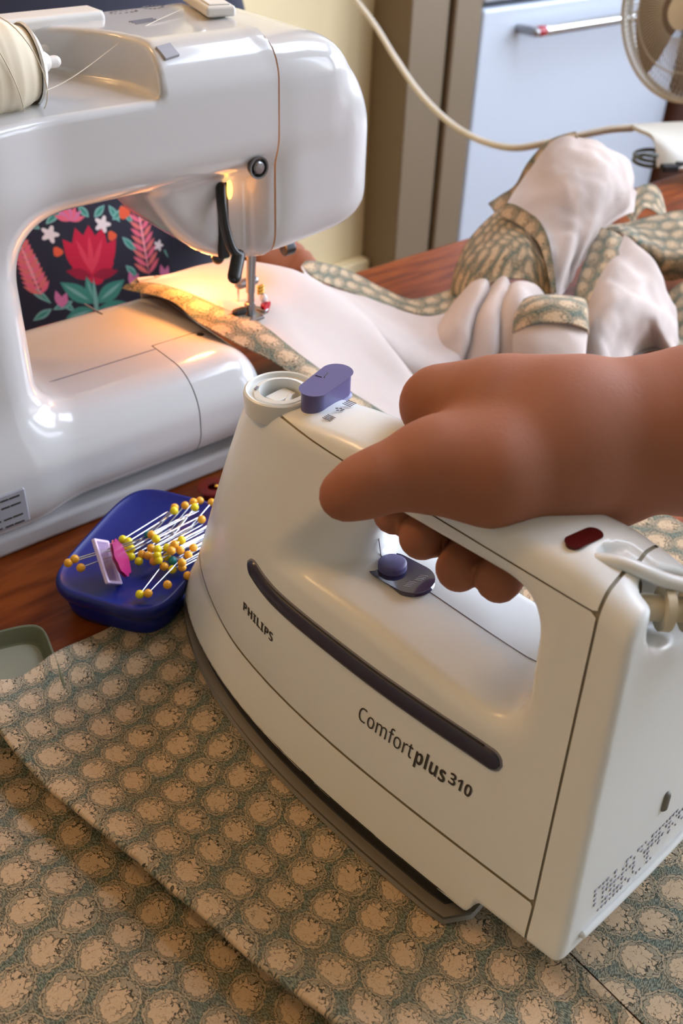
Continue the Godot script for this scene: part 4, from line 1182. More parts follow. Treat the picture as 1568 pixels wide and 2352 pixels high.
func build_iron() -> void:
	var r := thing("steam_iron", "cream white steam iron with dark blue side stripe standing on printed cloth", "iron", IRON_AT, Basis(IRON_FORWARD, Vector3.UP, IRON_ACROSS))
	var all := nets(iron_field, Vector3(-0.014, 0.006, -0.062), Vector3(0.29, 0.178, 0.062), 0.0021)
	var rear := func(p: Vector3) -> float: return p.x - (0.0173 + 0.114 * p.y)
	part("body", all.clip(func(p): return minf(minf(p.y - low_joint(p.x) - 0.0006, high_joint(p.x) - 0.0003 - p.y), rear.call(p) - 0.0004)), M.iron, r)
	part("skirt", all.clip(func(p): return minf(low_joint(p.x) - 0.0006 - p.y, rear.call(p) - 0.0004)), M.iron_low, r, "lower white shell above the soleplate")
	part("handle_cover", all.clip(func(p): return minf(p.y - high_joint(p.x) - 0.0003, rear.call(p) - 0.0006)), M.iron, r)
	part("heel_cover", all.clip(func(p): return -rear.call(p) - 0.0006), M.iron, r, "pale heel the iron stands on")
	var core := MB.new().add(all)
	for i in core.v.size(): core.v[i] -= core.n[i] * 0.0007
	part("inner_shell", core, M.iron_joint, r, "shallow joint lines between the shells")
	# soleplate and the dark gap above it
	part("soleplate", sole_slab(0.0006, 0.0058, 0.0564, 0.2715, 0.045, 0.0012), M.sole, r)
	part("heat_shield", sole_slab(0.0058, 0.0128, 0.0525, 0.266, 0.048, 0.0005), M.dull_black, r)
	# inlaid stripe
	var path := spline([Vector2(0.1868, 0.0880), Vector2(0.178, 0.0851), Vector2(0.1658, 0.0833), Vector2(0.1362, 0.0820), Vector2(0.1098, 0.0811), Vector2(0.0856, 0.0811), Vector2(0.0634, 0.0816), Vector2(0.0545, 0.0817)], 60)
	part("stripe_bed", ribbon(path, 0.0052, 0.0003, 0.0002), M.grey_ink, r)
	part("side_stripe", ribbon(path, 0.0043, 0.0004, 0.0014), M.navy, r, "dark blue inlaid stripe")
	var hi := []
	for q in path: hi.append((q as Vector2) + Vector2(0.0012, 0.0036))
	part("stripe_groove", ribbon(hi.slice(2, 57), 0.0005, 0.0008, 0.0003), M.black, r)
	# lettering along the side
	part("lettering", letters("PHILIPS", 0.0056, 700, func(x, y): return iron_wall(0.1805 - x, 0.0642 + y - x * 0.08, 0.00025), 1.0), M.print_ink, r)
	part("lettering", letters("Comfort", 0.0098, 400, func(x, y): return iron_wall(0.1004 - x, 0.0618 + y, 0.00025), 0.80), M.print_ink, r)
	part("lettering", letters("plus", 0.0098, 700, func(x, y): return iron_wall(0.0772 - x, 0.0618 + y, 0.00025), 0.80), M.print_ink, r)
	part("lettering", letters("310", 0.0074, 700, func(x, y): return iron_wall(0.0628 - x, 0.0626 + y, 0.00025), 0.90), M.print_ink, r)
	# water filler: ring, well, slot
	var fc := Transform3D(Basis(Vector3(0, 0, 1), -0.03), Vector3(0.1975, 0.1600, -0.001))
	var ring := part("filler_ring", MB.new().lathe([Vector2(0.0157, -0.0062), Vector2(0.0160, 0.0008), Vector2(0.0156, 0.0024), Vector2(0.0148, 0.0030), Vector2(0.0140, 0.0026), Vector2(0.0137, 0.0010), Vector2(0.0116, 0.0006), Vector2(0.0113, 0.0018), Vector2(0.0094, 0.0022), Vector2(0.0092, -0.0055), Vector2(0.0, -0.0055)], 48, fc), M.iron_low, r)
	var well := MB.new()
	well.rbox(Vector3(0.0075, 0.0026, 0.0115), 0.0008, fc * Transform3D(Basis(), Vector3(0.0028, -0.0032, 0.002)), 2)
	well.rbox(Vector3(0.002, 0.004, 0.012), 0.0006, fc * Transform3D(Basis(Vector3.UP, 0.5), Vector3(-0.0035, -0.0035, -0.001)), 2)
	part("filler_catch", well, M.iron_low, ring)
	part("filler_slot", MB.new().rbox(Vector3(0.0028, 0.0004, 0.0055), 0.00015, fc * Transform3D(Basis(), Vector3(-0.0025, -0.0050, -0.0025)), 1).rbox(Vector3(0.0012, 0.0004, 0.003), 0.00015, fc * Transform3D(Basis(Vector3.UP, 0.4), Vector3(0.0082, 0.0024, -0.0065)), 1), M.grey_ink, ring)
	# steam slider across the handle
	var sl := PackedVector2Array()
	for k in 20:
		var a := PI * 0.5 + PI * k / 19.0
		sl.append(Vector2(-0.0085 + cos(a) * 0.0052, sin(a) * 0.0052))
	for k in 20:
		var a := -PI * 0.5 + PI * k / 19.0
		sl.append(Vector2(0.0085 + cos(a) * 0.0058, sin(a) * 0.0058))
	var lay := Transform3D(Basis(Vector3(0.18, 0, 0.984), Vector3(0.984, 0, -0.18), Vector3(0, -1, 0)), Vector3(0.1795, 0.1712, 0.006))
	var sld := part("steam_slider", MB.new().prism(sl, 0.0105, lay, 0.0009), M.purple, r, "purple steam slider")
	part("slider_mark", MB.new().rbox(Vector3(0.0045, 0.0003, 0.0005), 0.0001, Transform3D(Basis(Vector3.UP, -1.2), Vector3(0.182, 0.1713, 0.009)), 1).rbox(Vector3(0.003, 0.0003, 0.0004), 0.0001, Transform3D(Basis(Vector3.UP, 0.3), Vector3(0.1835, 0.1713, 0.006)), 1), M.navy, sld)
	var marks := MB.new()
	for k in 4:
		marks.rbox(Vector3(0.0042, 0.0003, 0.0004), 0.0001, Transform3D(Basis(Vector3.UP, 0.1), Vector3(0.1672, 0.1652, 0.0085 - k * 0.0011)), 1)
		marks.rbox(Vector3(0.0042, 0.0003, 0.0004), 0.0001, Transform3D(Basis(Vector3.UP, 0.1), Vector3(0.1662, 0.1645, -0.0045 - k * 0.0010)), 1)
	for k in 5: marks.rbox(Vector3(0.0012, 0.0003, 0.0006), 0.0001, Transform3D(Basis(Vector3.UP, 0.8), Vector3(0.1658 + 0.0012 * (k % 3), 0.1652, 0.0015 - 0.0009 * (k / 2))), 1)
	part("steam_scale", marks, M.grey_ink, r)
	# spray button in its glossy oval, on top of the tank
	var oval := PackedVector2Array()
	for k in 40:
		var a := TAU * k / 40
		oval.append(Vector2((0.0055 if cos(a) > 0 else -0.0055) + cos(a) * 0.0088, sin(a) * 0.0088))
	var on_tank := Transform3D(Basis(Vector3(-0.998, 0.05, 0), Vector3(0, 0, 1), Vector3(0.05, 0.998, 0)), Vector3(0.1285, 0.1022, -0.0005))
	var rim := part("button_rim", MB.new().prism(oval, 0.0022, on_tank, 0.0008), M.navy_gloss, r, "glossy dark blue oval round the button")
	var bt := on_tank * Transform3D(Basis(Vector3(1, 0, 0), PI / 2), Vector3(-0.0048, 0.0, 0.0018))
	part("spray_button", MB.new().lathe([Vector2(0.0062, 0.0), Vector2(0.0060, 0.0028), Vector2(0.0048, 0.0038), Vector2(0.0, 0.0042)], 32, bt), M.purple, rim, "round purple button")
	var mk := MB.new()
	for k in 4:
		mk.rbox(Vector3(0.0030, 0.0004, 0.0003), 0.0001, on_tank * Transform3D(Basis(Vector3(0, 0, 1), 0.5), Vector3(0.0075, -0.0055 + k * 0.0012, 0.0022)), 1)
		mk.rbox(Vector3(0.0032, 0.0004, 0.0003), 0.0001, on_tank * Transform3D(Basis(Vector3(0, 0, 1), 0.5), Vector3(0.0085, 0.0005 + k * 0.0013, 0.0022)), 1)
	part("button_print", mk, M.white_ink, rim)
	# centre joint of the tank
	var jt := []
	for k in 24:
		var u := lerpf(0.0535, 0.1485, k / 23.0)
		jt.append(Vector3(u, iron_top(u, 0.0), 0.0))
	part("tank_joint", MB.new().tube(jt, 0.00022, 5, false), M.grey_ink, r)
	# pilot lamp lens on the handle's rear
	var lens := PackedVector2Array()
	for k in 32:
		var a := TAU * k / 32
		lens.append(Vector2((0.0042 if cos(a) > 0 else -0.0042) + cos(a) * 0.0029, sin(a) * 0.0029))
	part("pilot_lens", MB.new().prism(lens, 0.0016, Transform3D(Basis(Vector3(-0.25, 0, 0.968), Vector3(0.968, 0, 0.25), Vector3(0, 1, 0)), Vector3(0.0530, 0.1656, -0.0042)), 0.0005), M.red_lens, r, "dark red pilot lamp lens")
	# ribbed sleeve of the cord, leaving its socket sideways
	var dir := Vector3(-0.74, -0.05, 0.67).normalized()
	var st := Vector3(0.0285, 0.1515, -0.0035)
	part("socket_lip", MB.new().tube(spline([Vector3(0.0455, 0.1640, -0.0075), Vector3(0.0385, 0.1652, -0.0050), Vector3(0.0320, 0.1640, -0.0020), Vector3(0.0255, 0.1612, 0.0025), Vector3(0.0170, 0.1585, 0.0095)], 18), 0.0026, 10), M.iron, r)
	var sleeve := part("cord_sleeve", MB.new().tube([st, st + dir * 0.085], [0.0046, 0.0034], 14), M.sleeve, r)
	for k in 9:
		var c := st + dir * (0.0062 + k * 0.0082)
		part("rib", MB.new().tube([c, c + dir * 0.0030], 0.0078 - k * 0.0003, 18, false).fan(disc(c, dir, 0.0078 - k * 0.0003), -dir).fan(disc(c + dir * 0.003, dir, 0.0078 - k * 0.0003), dir), M.sleeve, sleeve)
	# heel: raised foot bar, small slot, rating print
	var bar := []
	for k in 21:
		var z := lerpf(-0.0375, 0.0375, k / 20.0)
		bar.append(heel_at(0.0262, z, 0.0004))
	part("foot_bar", MB.new().tube(bar, 0.0017, 10), M.iron, r)
	part("slot", MB.new().tube([heel_at(0.0555, 0.0105, -0.0006), heel_at(0.0605, 0.0118, -0.0006)], 0.0022, 12), mat(Color8(110, 108, 100), 0.6), r)
	var ink := MB.new()
	var rng := RandomNumberGenerator.new()
	rng.seed = 4
	for row in 6:
		for k in 26:
			var z := -0.031 + k * 0.0024
			if rng.randf() < 0.24 or (row > 3 and k > 15): continue
			var p := heel_at(0.0445 - row * 0.0026, z, 0.0002)
			ink.rbox(Vector3(0.0003, rng.randf_range(0.0009, 0.0017), rng.randf_range(0.0006, 0.0017)), 0.0001, Transform3D(Basis(), p), 1)
	part("rating_print", ink, mat(Color8(168, 168, 180), 0.6), r)
	# the cord beyond its sleeve
	var world := r.transform
	wpart("cord", MB.new().tube(spline([world * (st + dir * 0.078), world * (st + dir * 0.12), world * (st + dir * 0.2 + Vector3(0, -0.04, 0)), Vector3(0.40, 0.03, 0.42), Vector3(0.5, 0.008, 0.46), Vector3(0.7, 0.007, 0.48), Vector3(0.95, 0.007, 0.45)], 40), 0.0032, 10), M.cord, r)

func disc(c: Vector3, d: Vector3, r: float) -> Array:
	var a := d.cross(Vector3(0.3, 0.9, 0.2)).normalized()
	var b := a.cross(d)
	var out := []
	for k in 18: out.append(c + (a * cos(TAU * k / 18) + b * sin(TAU * k / 18)) * r)
	return out

func iron_top(u: float, z: float) -> float:
	var a := 0.06
	var b := 0.125
	for k in 22:
		var m := (a + b) * 0.5
		if iron_field(Vector3(u, m, z)) < 0.0: a = m
		else: b = m
	return (a + b) * 0.5

func heel_at(y: float, z: float, out: float) -> Vector3:
	return Vector3(-0.0005 + (y - 0.018) * 0.155 - 0.10 * z - 0.001 * (1.0 - pow(z / 0.05, 2.0)) - out, y, z)

func sole_slab(y0: float, y1: float, wide: float, front: float, back: float, bevel: float) -> MB:
	var half := []
	for k in 61:
		var u := front * (1.0 - pow(1.0 - k / 60.0, 2.2) * (1.0 - back / front)) if false else lerpf(back, front, 1.0 - pow(1.0 - k / 60.0, 1.8))
		var s := u / front
		var w := wide * pow(maxf(0.0, 1.0 - pow(s, 3.6)), 1.0 / 1.2)
		w -= 0.010 * (1.0 - sqrt(maxf(0.0, 1.0 - pow(maxf(0.0, (back + 0.010 - u) / 0.010), 2.0))))
		half.append(Vector2(u, w))
	var poly := PackedVector2Array()
	for q in half: poly.append(Vector2(q.x, -q.y))
	for k in range(half.size() - 2, -1, -1): poly.append(Vector2(half[k].x, half[k].y))
	return MB.new().prism(poly, y1 - y0, Transform3D(Basis(Vector3(1, 0, 0), Vector3(0, 0, 1), Vector3(0, -1, 0)), Vector3(0, y1, 0)), bevel)

# band along a path of (along, up) on the near wall, proud of it in the middle
func ribbon(path: Array, half: float, edge: float, proud: float) -> MB:
	var rows := []
	var n := path.size()
	for k in n + 12:
		var kk := clampi(k - 6, 0, n - 1)
		var over := (6 - k) / 6.0 if k < 6 else ((k - n - 5) / 6.0 if k > n + 5 else 0.0)
		var q: Vector2 = path[kk]
		var d: Vector2 = ((path[mini(kk + 1, n - 1)] as Vector2) - (path[maxi(kk - 1, 0)] as Vector2)).normalized()
		q += d * half * over * (-1.0 if k < 6 else 1.0)
		var w := half * sqrt(maxf(0.0, 1.0 - over * over)) + 0.00002
		var row := PackedVector3Array()
		for j in 11:
			var s := j / 10.0 * 2.0 - 1.0
			var p := q + d.orthogonal() * w * s
			row.append(iron_wall(p.x, p.y, edge + proud * sqrt(maxf(0.0, 1.0 - s * s)) * (1.0 - 0.6 * over) if absf(s) < 0.99 else -0.0004)[0])
		rows.append(row)
	return MB.new().grid(rows)

# ------------------------------------------------------------------ the hand on the iron
func limbs(chains: Array, k_inside: float) -> Callable:
	# chains: arrays of [point, radius]; smooth along a chain, looser between chains
	var bones := []
	for ch in chains:
		var list := []
		for i in ch.size() - 1: list.append([ch[i][0], ch[i + 1][0], ch[i][1], ch[i + 1][1]])
		bones.append(list)
	return func(p: Vector3) -> float:
		var d := 1.0
		for list in bones:
			var e := 1.0
			for b in list: e = smin(e, cone(p, b[0], b[1], b[2], b[3]), 0.004)
			d = smin(d, e, k_inside)
		return d

func build_hand() -> void:
	var r := thing("person", "bare right forearm and hand gripping the handle of the white iron", "person", Vector3(0.1233, 0.1816, 0.2789))
	var to := func(u: float, y: float, w: float) -> Vector3: return IRON_AT + IRON_FORWARD * u + Vector3.UP * y + IRON_ACROSS * w
	var wrist := Vector3(0.1223, 0.1821, 0.2776)
	var palm := limbs([
		[[Vector3(0.2472, 0.1827, 0.3547), 0.043], [Vector3(0.1624, 0.1847, 0.3062), 0.0305], [wrist, 0.0252]],
		[[wrist, 0.0250], [Vector3(0.1085, 0.1848, 0.2580), 0.021], [Vector3(0.1007, 0.1829, 0.2351), 0.0125]],
		[[wrist, 0.0240], [Vector3(0.1134, 0.1829, 0.2559), 0.019], [Vector3(0.1098, 0.1828, 0.2396), 0.0125]],
		[[wrist, 0.0230], [Vector3(0.1196, 0.1804, 0.2571), 0.017], [Vector3(0.1155, 0.1823, 0.2484), 0.0120]],
		[[wrist, 0.0220], [Vector3(0.1228, 0.1780, 0.2623), 0.016], [Vector3(0.1175, 0.1812, 0.2611), 0.0115]],
		[[Vector3(0.1212, 0.1718, 0.2869), 0.0165], [Vector3(0.1280, 0.1669, 0.3008), 0.0100]],
		[[Vector3(0.1106, 0.1808, 0.2819), 0.0195], [Vector3(0.0883, 0.1810, 0.2758), 0.0182], [Vector3(0.0751, 0.1818, 0.2636), 0.0150]],
	], 0.012)
	var fingers := [
		[[Vector3(0.1007, 0.1829, 0.2351), 0.0122], [to.call(0.1385, 0.166, 0.036), 0.0100], [to.call(0.134, 0.1405, 0.030), 0.0090], [Vector3(0.0800, 0.1433, 0.2384), 0.0082]],
		[[Vector3(0.1098, 0.1828, 0.2396), 0.0120], [to.call(0.1215, 0.166, 0.038), 0.0102], [to.call(0.118, 0.1385, 0.029), 0.0094], [Vector3(0.0806, 0.1416, 0.2538), 0.0090]],
		[[Vector3(0.1155, 0.1823, 0.2484), 0.0118], [to.call(0.1040, 0.165, 0.037), 0.0098], [to.call(0.101, 0.1365, 0.026), 0.0090], [Vector3(0.0816, 0.1382, 0.2729), 0.0087]],
		[[Vector3(0.1175, 0.1812, 0.2611), 0.0112], [to.call(0.0880, 0.162, 0.034), 0.0092], [to.call(0.085, 0.1375, 0.022), 0.0086], [Vector3(0.0858, 0.1413, 0.2884), 0.0084]],
	]
	var fl := []
	for f in fingers: fl.append(limbs([f], 0.001))
	var thumb := limbs([[[Vector3(0.0883, 0.1810, 0.2758), 0.0165], [Vector3(0.0751, 0.1818, 0.2636), 0.0146], [Vector3(0.0670, 0.1809, 0.2593), 0.0125], [Vector3(0.0572, 0.1785, 0.2549), 0.0112], [Vector3(0.0509, 0.1753, 0.2510), 0.0103], [Vector3(0.0461, 0.1724, 0.2481), 0.0090]]], 0.004)
	var f := func(p: Vector3) -> float:
		var d: float = smin(palm.call(p), thumb.call(p), 0.009)
		var e := 1.0
		for q in fl: e = smin(e, q.call(p), 0.0022)
		d = smin(d, e, 0.007)
		return d
	# two grids: fine over the hand, coarser along the forearm
	var lo := wrist + Vector3(-0.13, -0.085, -0.10)
	var hi := wrist + Vector3(0.06, 0.05, 0.09)
	var elbow := Vector3(0.2472, 0.1827, 0.3547)
	var arm := nets(f, Vector3(minf(lo.x, elbow.x - 0.06), lo.y, minf(lo.z, elbow.z - 0.06)), Vector3(elbow.x + 0.06, hi.y + 0.02, maxf(hi.z, elbow.z + 0.06)), 0.0027)
	wpart("hand_and_forearm", arm, M.skin, r)

# ------------------------------------------------------------------ pins and small things
func build_pins() -> void:
	var ax := Vector3(0.853, 0, -0.522)
	var az := Vector3(0.522, 0, 0.853)
	var b := Basis(ax, Vector3.UP, az)
	var c := Vector3(0.0608, 0.0, 0.0638)
	var r := thing("pin_dish", "deep blue rounded magnetic dish heaped with ball headed pins", "pin dish", c, b)
	var prof := [[0.80, 0.0], [0.86, 0.0006], [0.885, 0.004], [0.90, 0.0095], [0.875, 0.0115], [0.88, 0.0125], [0.955, 0.0155], [0.985, 0.0195], [0.985, 0.0225], [0.96, 0.0242], [0.925, 0.0240], [0.86, 0.0222], [0.6, 0.0206], [0.3, 0.0200], [0.02, 0.0199]]
	var rows := []
	for q in prof:
		var row := PackedVector3Array()
		for k in 72:
			var a := TAU * k / 72
			var e := 0.45
			var x := signf(cos(a)) * pow(absf(cos(a)), e) * 0.0515
			var z := signf(sin(a)) * pow(absf(sin(a)), e) * 0.0355
			row.append(Vector3(x * q[0], q[1], z * q[0]))
		rows.append(row)
	var bowl := MB.new().grid(rows, true).fan(Array(rows[0]), Vector3.DOWN)
	part("dish", bowl, M.blue, r)
	# pins: head and point as places on the dish; colour 0 yellow, 1 orange, 2 teal
	var head := MB.new().ball(Vector3.ZERO, Vector3.ONE * 0.0024, 14)
	var shaft := MB.new().tube([Vector3(0, -0.0015, 0), Vector3(0, -0.034, 0), Vector3(0, -0.037, 0)], [0.00042, 0.00042, 0.00008], 6)
	var hm := head.mesh()
	var sm := shaft.mesh()
	var colours := [M.pin_yellow, M.pin_orange, M.pin_teal]
	var words := ["yellow", "orange", "teal"]
	var places := [
		# through the plastic clip, heads at the dish's left corner
		[Vector3(0.0197, 0.0340, 0.0633), Vector3(0.0413, 0.0360, 0.0694), 1, 3], [Vector3(0.0160, 0.0330, 0.0631), Vector3(0.0390, 0.0360, 0.0708), 1, 3], [Vector3(0.0203, 0.0310, 0.0682), Vector3(0.0406, 0.0330, 0.0720), 1, 3],
		# loose heap on the left, points to the upper right
		[Vector3(0.0501, 0.0300, 0.0591), Vector3(0.0844, 0.0270, 0.0485), 0, 0], [Vector3(0.0505, 0.0320, 0.0649), Vector3(0.0836, 0.0280, 0.0537), 0, 0], [Vector3(0.0470, 0.0290, 0.0648), Vector3(0.0750, 0.0260, 0.0582), 1, 0], [Vector3(0.0492, 0.0310, 0.0699), Vector3(0.0803, 0.0270, 0.0603), 0, 0], [Vector3(0.0454, 0.0280, 0.0699), Vector3(0.0751, 0.0250, 0.0617), 0, 0], [Vector3(0.0474, 0.0280, 0.0724), Vector3(0.0762, 0.0250, 0.0655), 0, 0],
		[Vector3(0.0498, 0.0260, 0.0762), Vector3(0.0798, 0.0240, 0.0715), 0, 0], [Vector3(0.0530, 0.0280, 0.0743), Vector3(0.0831, 0.0260, 0.0692), 1, 0], [Vector3(0.0547, 0.0290, 0.0784), Vector3(0.0845, 0.0260, 0.0733), 1, 0], [Vector3(0.0580, 0.0310, 0.0760), Vector3(0.0904, 0.0270, 0.0678), 1, 0], [Vector3(0.0636, 0.0320, 0.0671), Vector3(0.0948, 0.0280, 0.0600), 1, 0], [Vector3(0.0624, 0.0340, 0.0741), Vector3(0.0935, 0.0290, 0.0658), 0, 0], [Vector3(0.0585, 0.0340, 0.0824), Vector3(0.0899, 0.0290, 0.0732), 0, 0], [Vector3(0.0570, 0.0320, 0.0842), Vector3(0.0876, 0.0270, 0.0762), 0, 0], [Vector3(0.0551, 0.0280, 0.0832), Vector3(0.0850, 0.0250, 0.0779), 1, 0], [Vector3(0.0566, 0.0300, 0.0859), Vector3(0.0867, 0.0260, 0.0788), 0, 0],
		[Vector3(0.0645, 0.0320, 0.0820), Vector3(0.0937, 0.0280, 0.0754), 0, 0], [Vector3(0.0643, 0.0330, 0.0866), Vector3(0.0927, 0.0280, 0.0796), 1, 0], [Vector3(0.0679, 0.0340, 0.0843), Vector3(0.0963, 0.0290, 0.0749), 1, 0], [Vector3(0.0735, 0.0330, 0.0822), Vector3(0.1009, 0.0290, 0.0743), 0, 0], [Vector3(0.0696, 0.0310, 0.0870), Vector3(0.0969, 0.0270, 0.0792), 1, 0], [Vector3(0.0770, 0.0300, 0.0883), Vector3(0.1029, 0.0270, 0.0816), 1, 0], [Vector3(0.0633, 0.0270, 0.0832), Vector3(0.0911, 0.0240, 0.0790), 0, 0], [Vector3(0.0584, 0.0260, 0.0881), Vector3(0.0846, 0.0240, 0.0838), 1, 0], [Vector3(0.0612, 0.0250, 0.0919), Vector3(0.0886, 0.0230, 0.0881), 0, 0], [Vector3(0.0660, 0.0290, 0.0942), Vector3(0.0923, 0.0260, 0.0888), 1, 0], [Vector3(0.0657, 0.0260, 0.0945), Vector3(0.0919, 0.0240, 0.0902), 1, 0], [Vector3(0.0720, 0.0290, 0.0909), Vector3(0.0985, 0.0260, 0.0847), 1, 0], [Vector3(0.0650, 0.0250, 0.1011), Vector3(0.0901, 0.0230, 0.0987), 1, 0],
		# the two at the front, and the one alone
		[Vector3(0.0368, 0.0260, 0.0999), Vector3(0.0549, 0.0260, 0.0886), 0, 1], [Vector3(0.0403, 0.0265, 0.1023), Vector3(0.0663, 0.0280, 0.0911), 1, 1], [Vector3(0.0505, 0.0290, 0.1051), Vector3(0.0582, 0.0195, 0.0889), 1, 2],
		# heads along the back edge, points to the front
		[Vector3(0.0861, 0.0330, 0.0545), Vector3(0.0677, 0.0270, 0.0583), 1, 4], [Vector3(0.0837, 0.0340, 0.0580), Vector3(0.0679, 0.0280, 0.0610), 0, 4], [Vector3(0.0932, 0.0310, 0.0539), Vector3(0.0733, 0.0260, 0.0610), 1, 4], [Vector3(0.0995, 0.0300, 0.0527), Vector3(0.0797, 0.0260, 0.0617), 1, 4], [Vector3(0.1039, 0.0290, 0.0527), Vector3(0.0828, 0.0260, 0.0641), 1, 4], [Vector3(0.0954, 0.0330, 0.0610), Vector3(0.0768, 0.0280, 0.0677), 0, 4], [Vector3(0.1085, 0.0290, 0.0582), Vector3(0.0875, 0.0260, 0.0676), 1, 4], [Vector3(0.0917, 0.0340, 0.0741), Vector3(0.0752, 0.0290, 0.0749), 1, 4],
		[Vector3(0.0642, 0.0270, 0.0876), Vector3(0.0876, 0.0250, 0.0827), 2, 5], [Vector3(0.0640, 0.0290, 0.0626), Vector3(0.0908, 0.0260, 0.0568), 2, 6],
	]
	var say := [
		"%s ball headed pin lying in the loose heap on the blue dish",
		"", "%s headed pin standing apart near the dish's front edge, its point pricked down",
		"%s headed pin stuck through the small clear lilac plate at the dish's left corner",
		"%s ball headed pin with its head along the back edge of the blue dish",
		"teal ball headed pin at the right of the heap on the blue dish", "teal ball headed pin half hidden under the top of the heap"]
	for e in places:
		var h: Vector3 = e[0]
		var d: Vector3 = (h - (e[1] as Vector3)).normalized()
		var side := d.cross(Vector3(0.3, 1, 0.2)).normalized()
		var name := "ball_head_pin"
		var text: String = say[e[3]]
		if e[3] == 1: text = "yellow headed pin at the front of the dish, crossing the orange one" if e[2] == 0 else "orange headed pin at the front of the dish, crossing the yellow one"
		elif text.contains("%s"): text = text % words[e[2]]
		var p := thing(name, text, "pin", h, Basis(side, d, side.cross(d)), "pins on the blue dish")
		for k in 2:
			var o := MeshInstance3D.new()
			o.name = ["head", "shaft"][k]
			o.mesh = [hm, sm][k]
			o.material_override = [colours[e[2]], M.chrome][k]
			p.add_child(o, true)
	# clear lilac plate and magenta scalloped plate threaded on three pins
	var at: Vector3 = Vector3(0.0325, 0.0330, 0.0745)
	var pierced := ((Vector3(0.0413, 0.0360, 0.0694) as Vector3) - (Vector3(0.0197, 0.0340, 0.0633) as Vector3)).normalized()
	var long_way := ((Vector3(0.0339, 0.0265, 0.0846) as Vector3) - (Vector3(0.0313, 0.0395, 0.0649) as Vector3)).normalized()
	long_way = (long_way - pierced * long_way.dot(pierced)).normalized()
	var cl := thing("plastic_clip", "small clear lilac plate with a magenta scalloped disc, pinned at the dish's left corner", "clip", at, Basis(long_way, pierced.cross(long_way), pierced) * Basis(Vector3(1, 0, 0), 0.5))
	part("clear_plate", MB.new().rbox(Vector3(0.025, 0.0155, 0.0016), 0.0007, Transform3D(), 2), M.lilac, cl, "clear lilac plate")
	var fr := MB.new()
	for s in [-1, 1]:
		fr.rbox(Vector3(0.025, 0.0018, 0.0024), 0.0006, Transform3D(Basis(), Vector3(0, s * 0.007, 0)), 2)
		fr.rbox(Vector3(0.0018, 0.0155, 0.0024), 0.0006, Transform3D(Basis(), Vector3(s * 0.0118, 0, 0)), 2)
	part("plate_edge", fr, M.lilac_edge, cl)
	var sc := PackedVector2Array()
	for k in 48:
		var a := TAU * k / 48
		sc.append(Vector2(cos(a) * 0.0118, sin(a) * 0.0085) * 0.82 * (1.0 + 0.07 * cos(a * 8.0)))
	part("scalloped_disc", MB.new().prism(sc, 0.0018, Transform3D(Basis(), Vector3(0.001, 0.0, 0.0070)), 0.0005), M.magenta, cl, "magenta scalloped disc")
	# olive tin, only its corner in view
	var tr := thing("tin_tray", "shallow olive green tin tray at the left edge beside the printed cloth", "tray", Vector3(-0.064, 0.0, 0.088), Basis(Vector3.UP, -0.22))
	var trows := []
	for q in [[0.92, 0.0], [0.96, 0.001], [1.0, 0.0085], [1.015, 0.0095], [1.01, 0.0105], [0.985, 0.0100], [0.95, 0.0030], [0.92, 0.002]]:
		var row := PackedVector3Array()
		for k in 64:
			var a := TAU * k / 64
			row.append(Vector3(signf(cos(a)) * pow(absf(cos(a)), 0.28) * (0.052 - 0.055 * (1.0 - q[0])), q[1], signf(sin(a)) * pow(absf(sin(a)), 0.28) * (0.030 - 0.055 * (1.0 - q[0]))))
		trows.append(row)
	part("wall", MB.new().grid(trows, true), M.tin, tr)
	part("floor", MB.new().fan(Array(trows[7]), Vector3.UP).fan(Array(trows[0]), Vector3.DOWN), M.tin_floor, tr, "paler inside of the tray")
	# small red see-through bobbin jar behind the dish
	var j := thing("bobbin", "small clear red bobbin on the table behind the blue dish", "bobbin", Vector3(0.1312, 0.0000, 0.0240))
	part("rim", MB.new().lathe([Vector2(0.0035, 0.0), Vector2(0.0098, 0.0), Vector2(0.0100, 0.0012), Vector2(0.0035, 0.0014)], 28), M.amber, j)
	part("core", MB.new().lathe([Vector2(0.0036, 0.0012), Vector2(0.0062, 0.0014), Vector2(0.0064, 0.0098), Vector2(0.0036, 0.0102)], 28), mat(Color8(96, 20, 14), 0.5), j)
	part("rim", MB.new().lathe([Vector2(0.0035, 0.0100), Vector2(0.0100, 0.0102), Vector2(0.0098, 0.0114), Vector2(0.0035, 0.0114)], 28), M.amber, j)
	part("thread_end", MB.new().ball(Vector3(0.001, 0.0122, 0.002), Vector3(0.0016, 0.0008, 0.0012), 10), M.pin_orange, j)

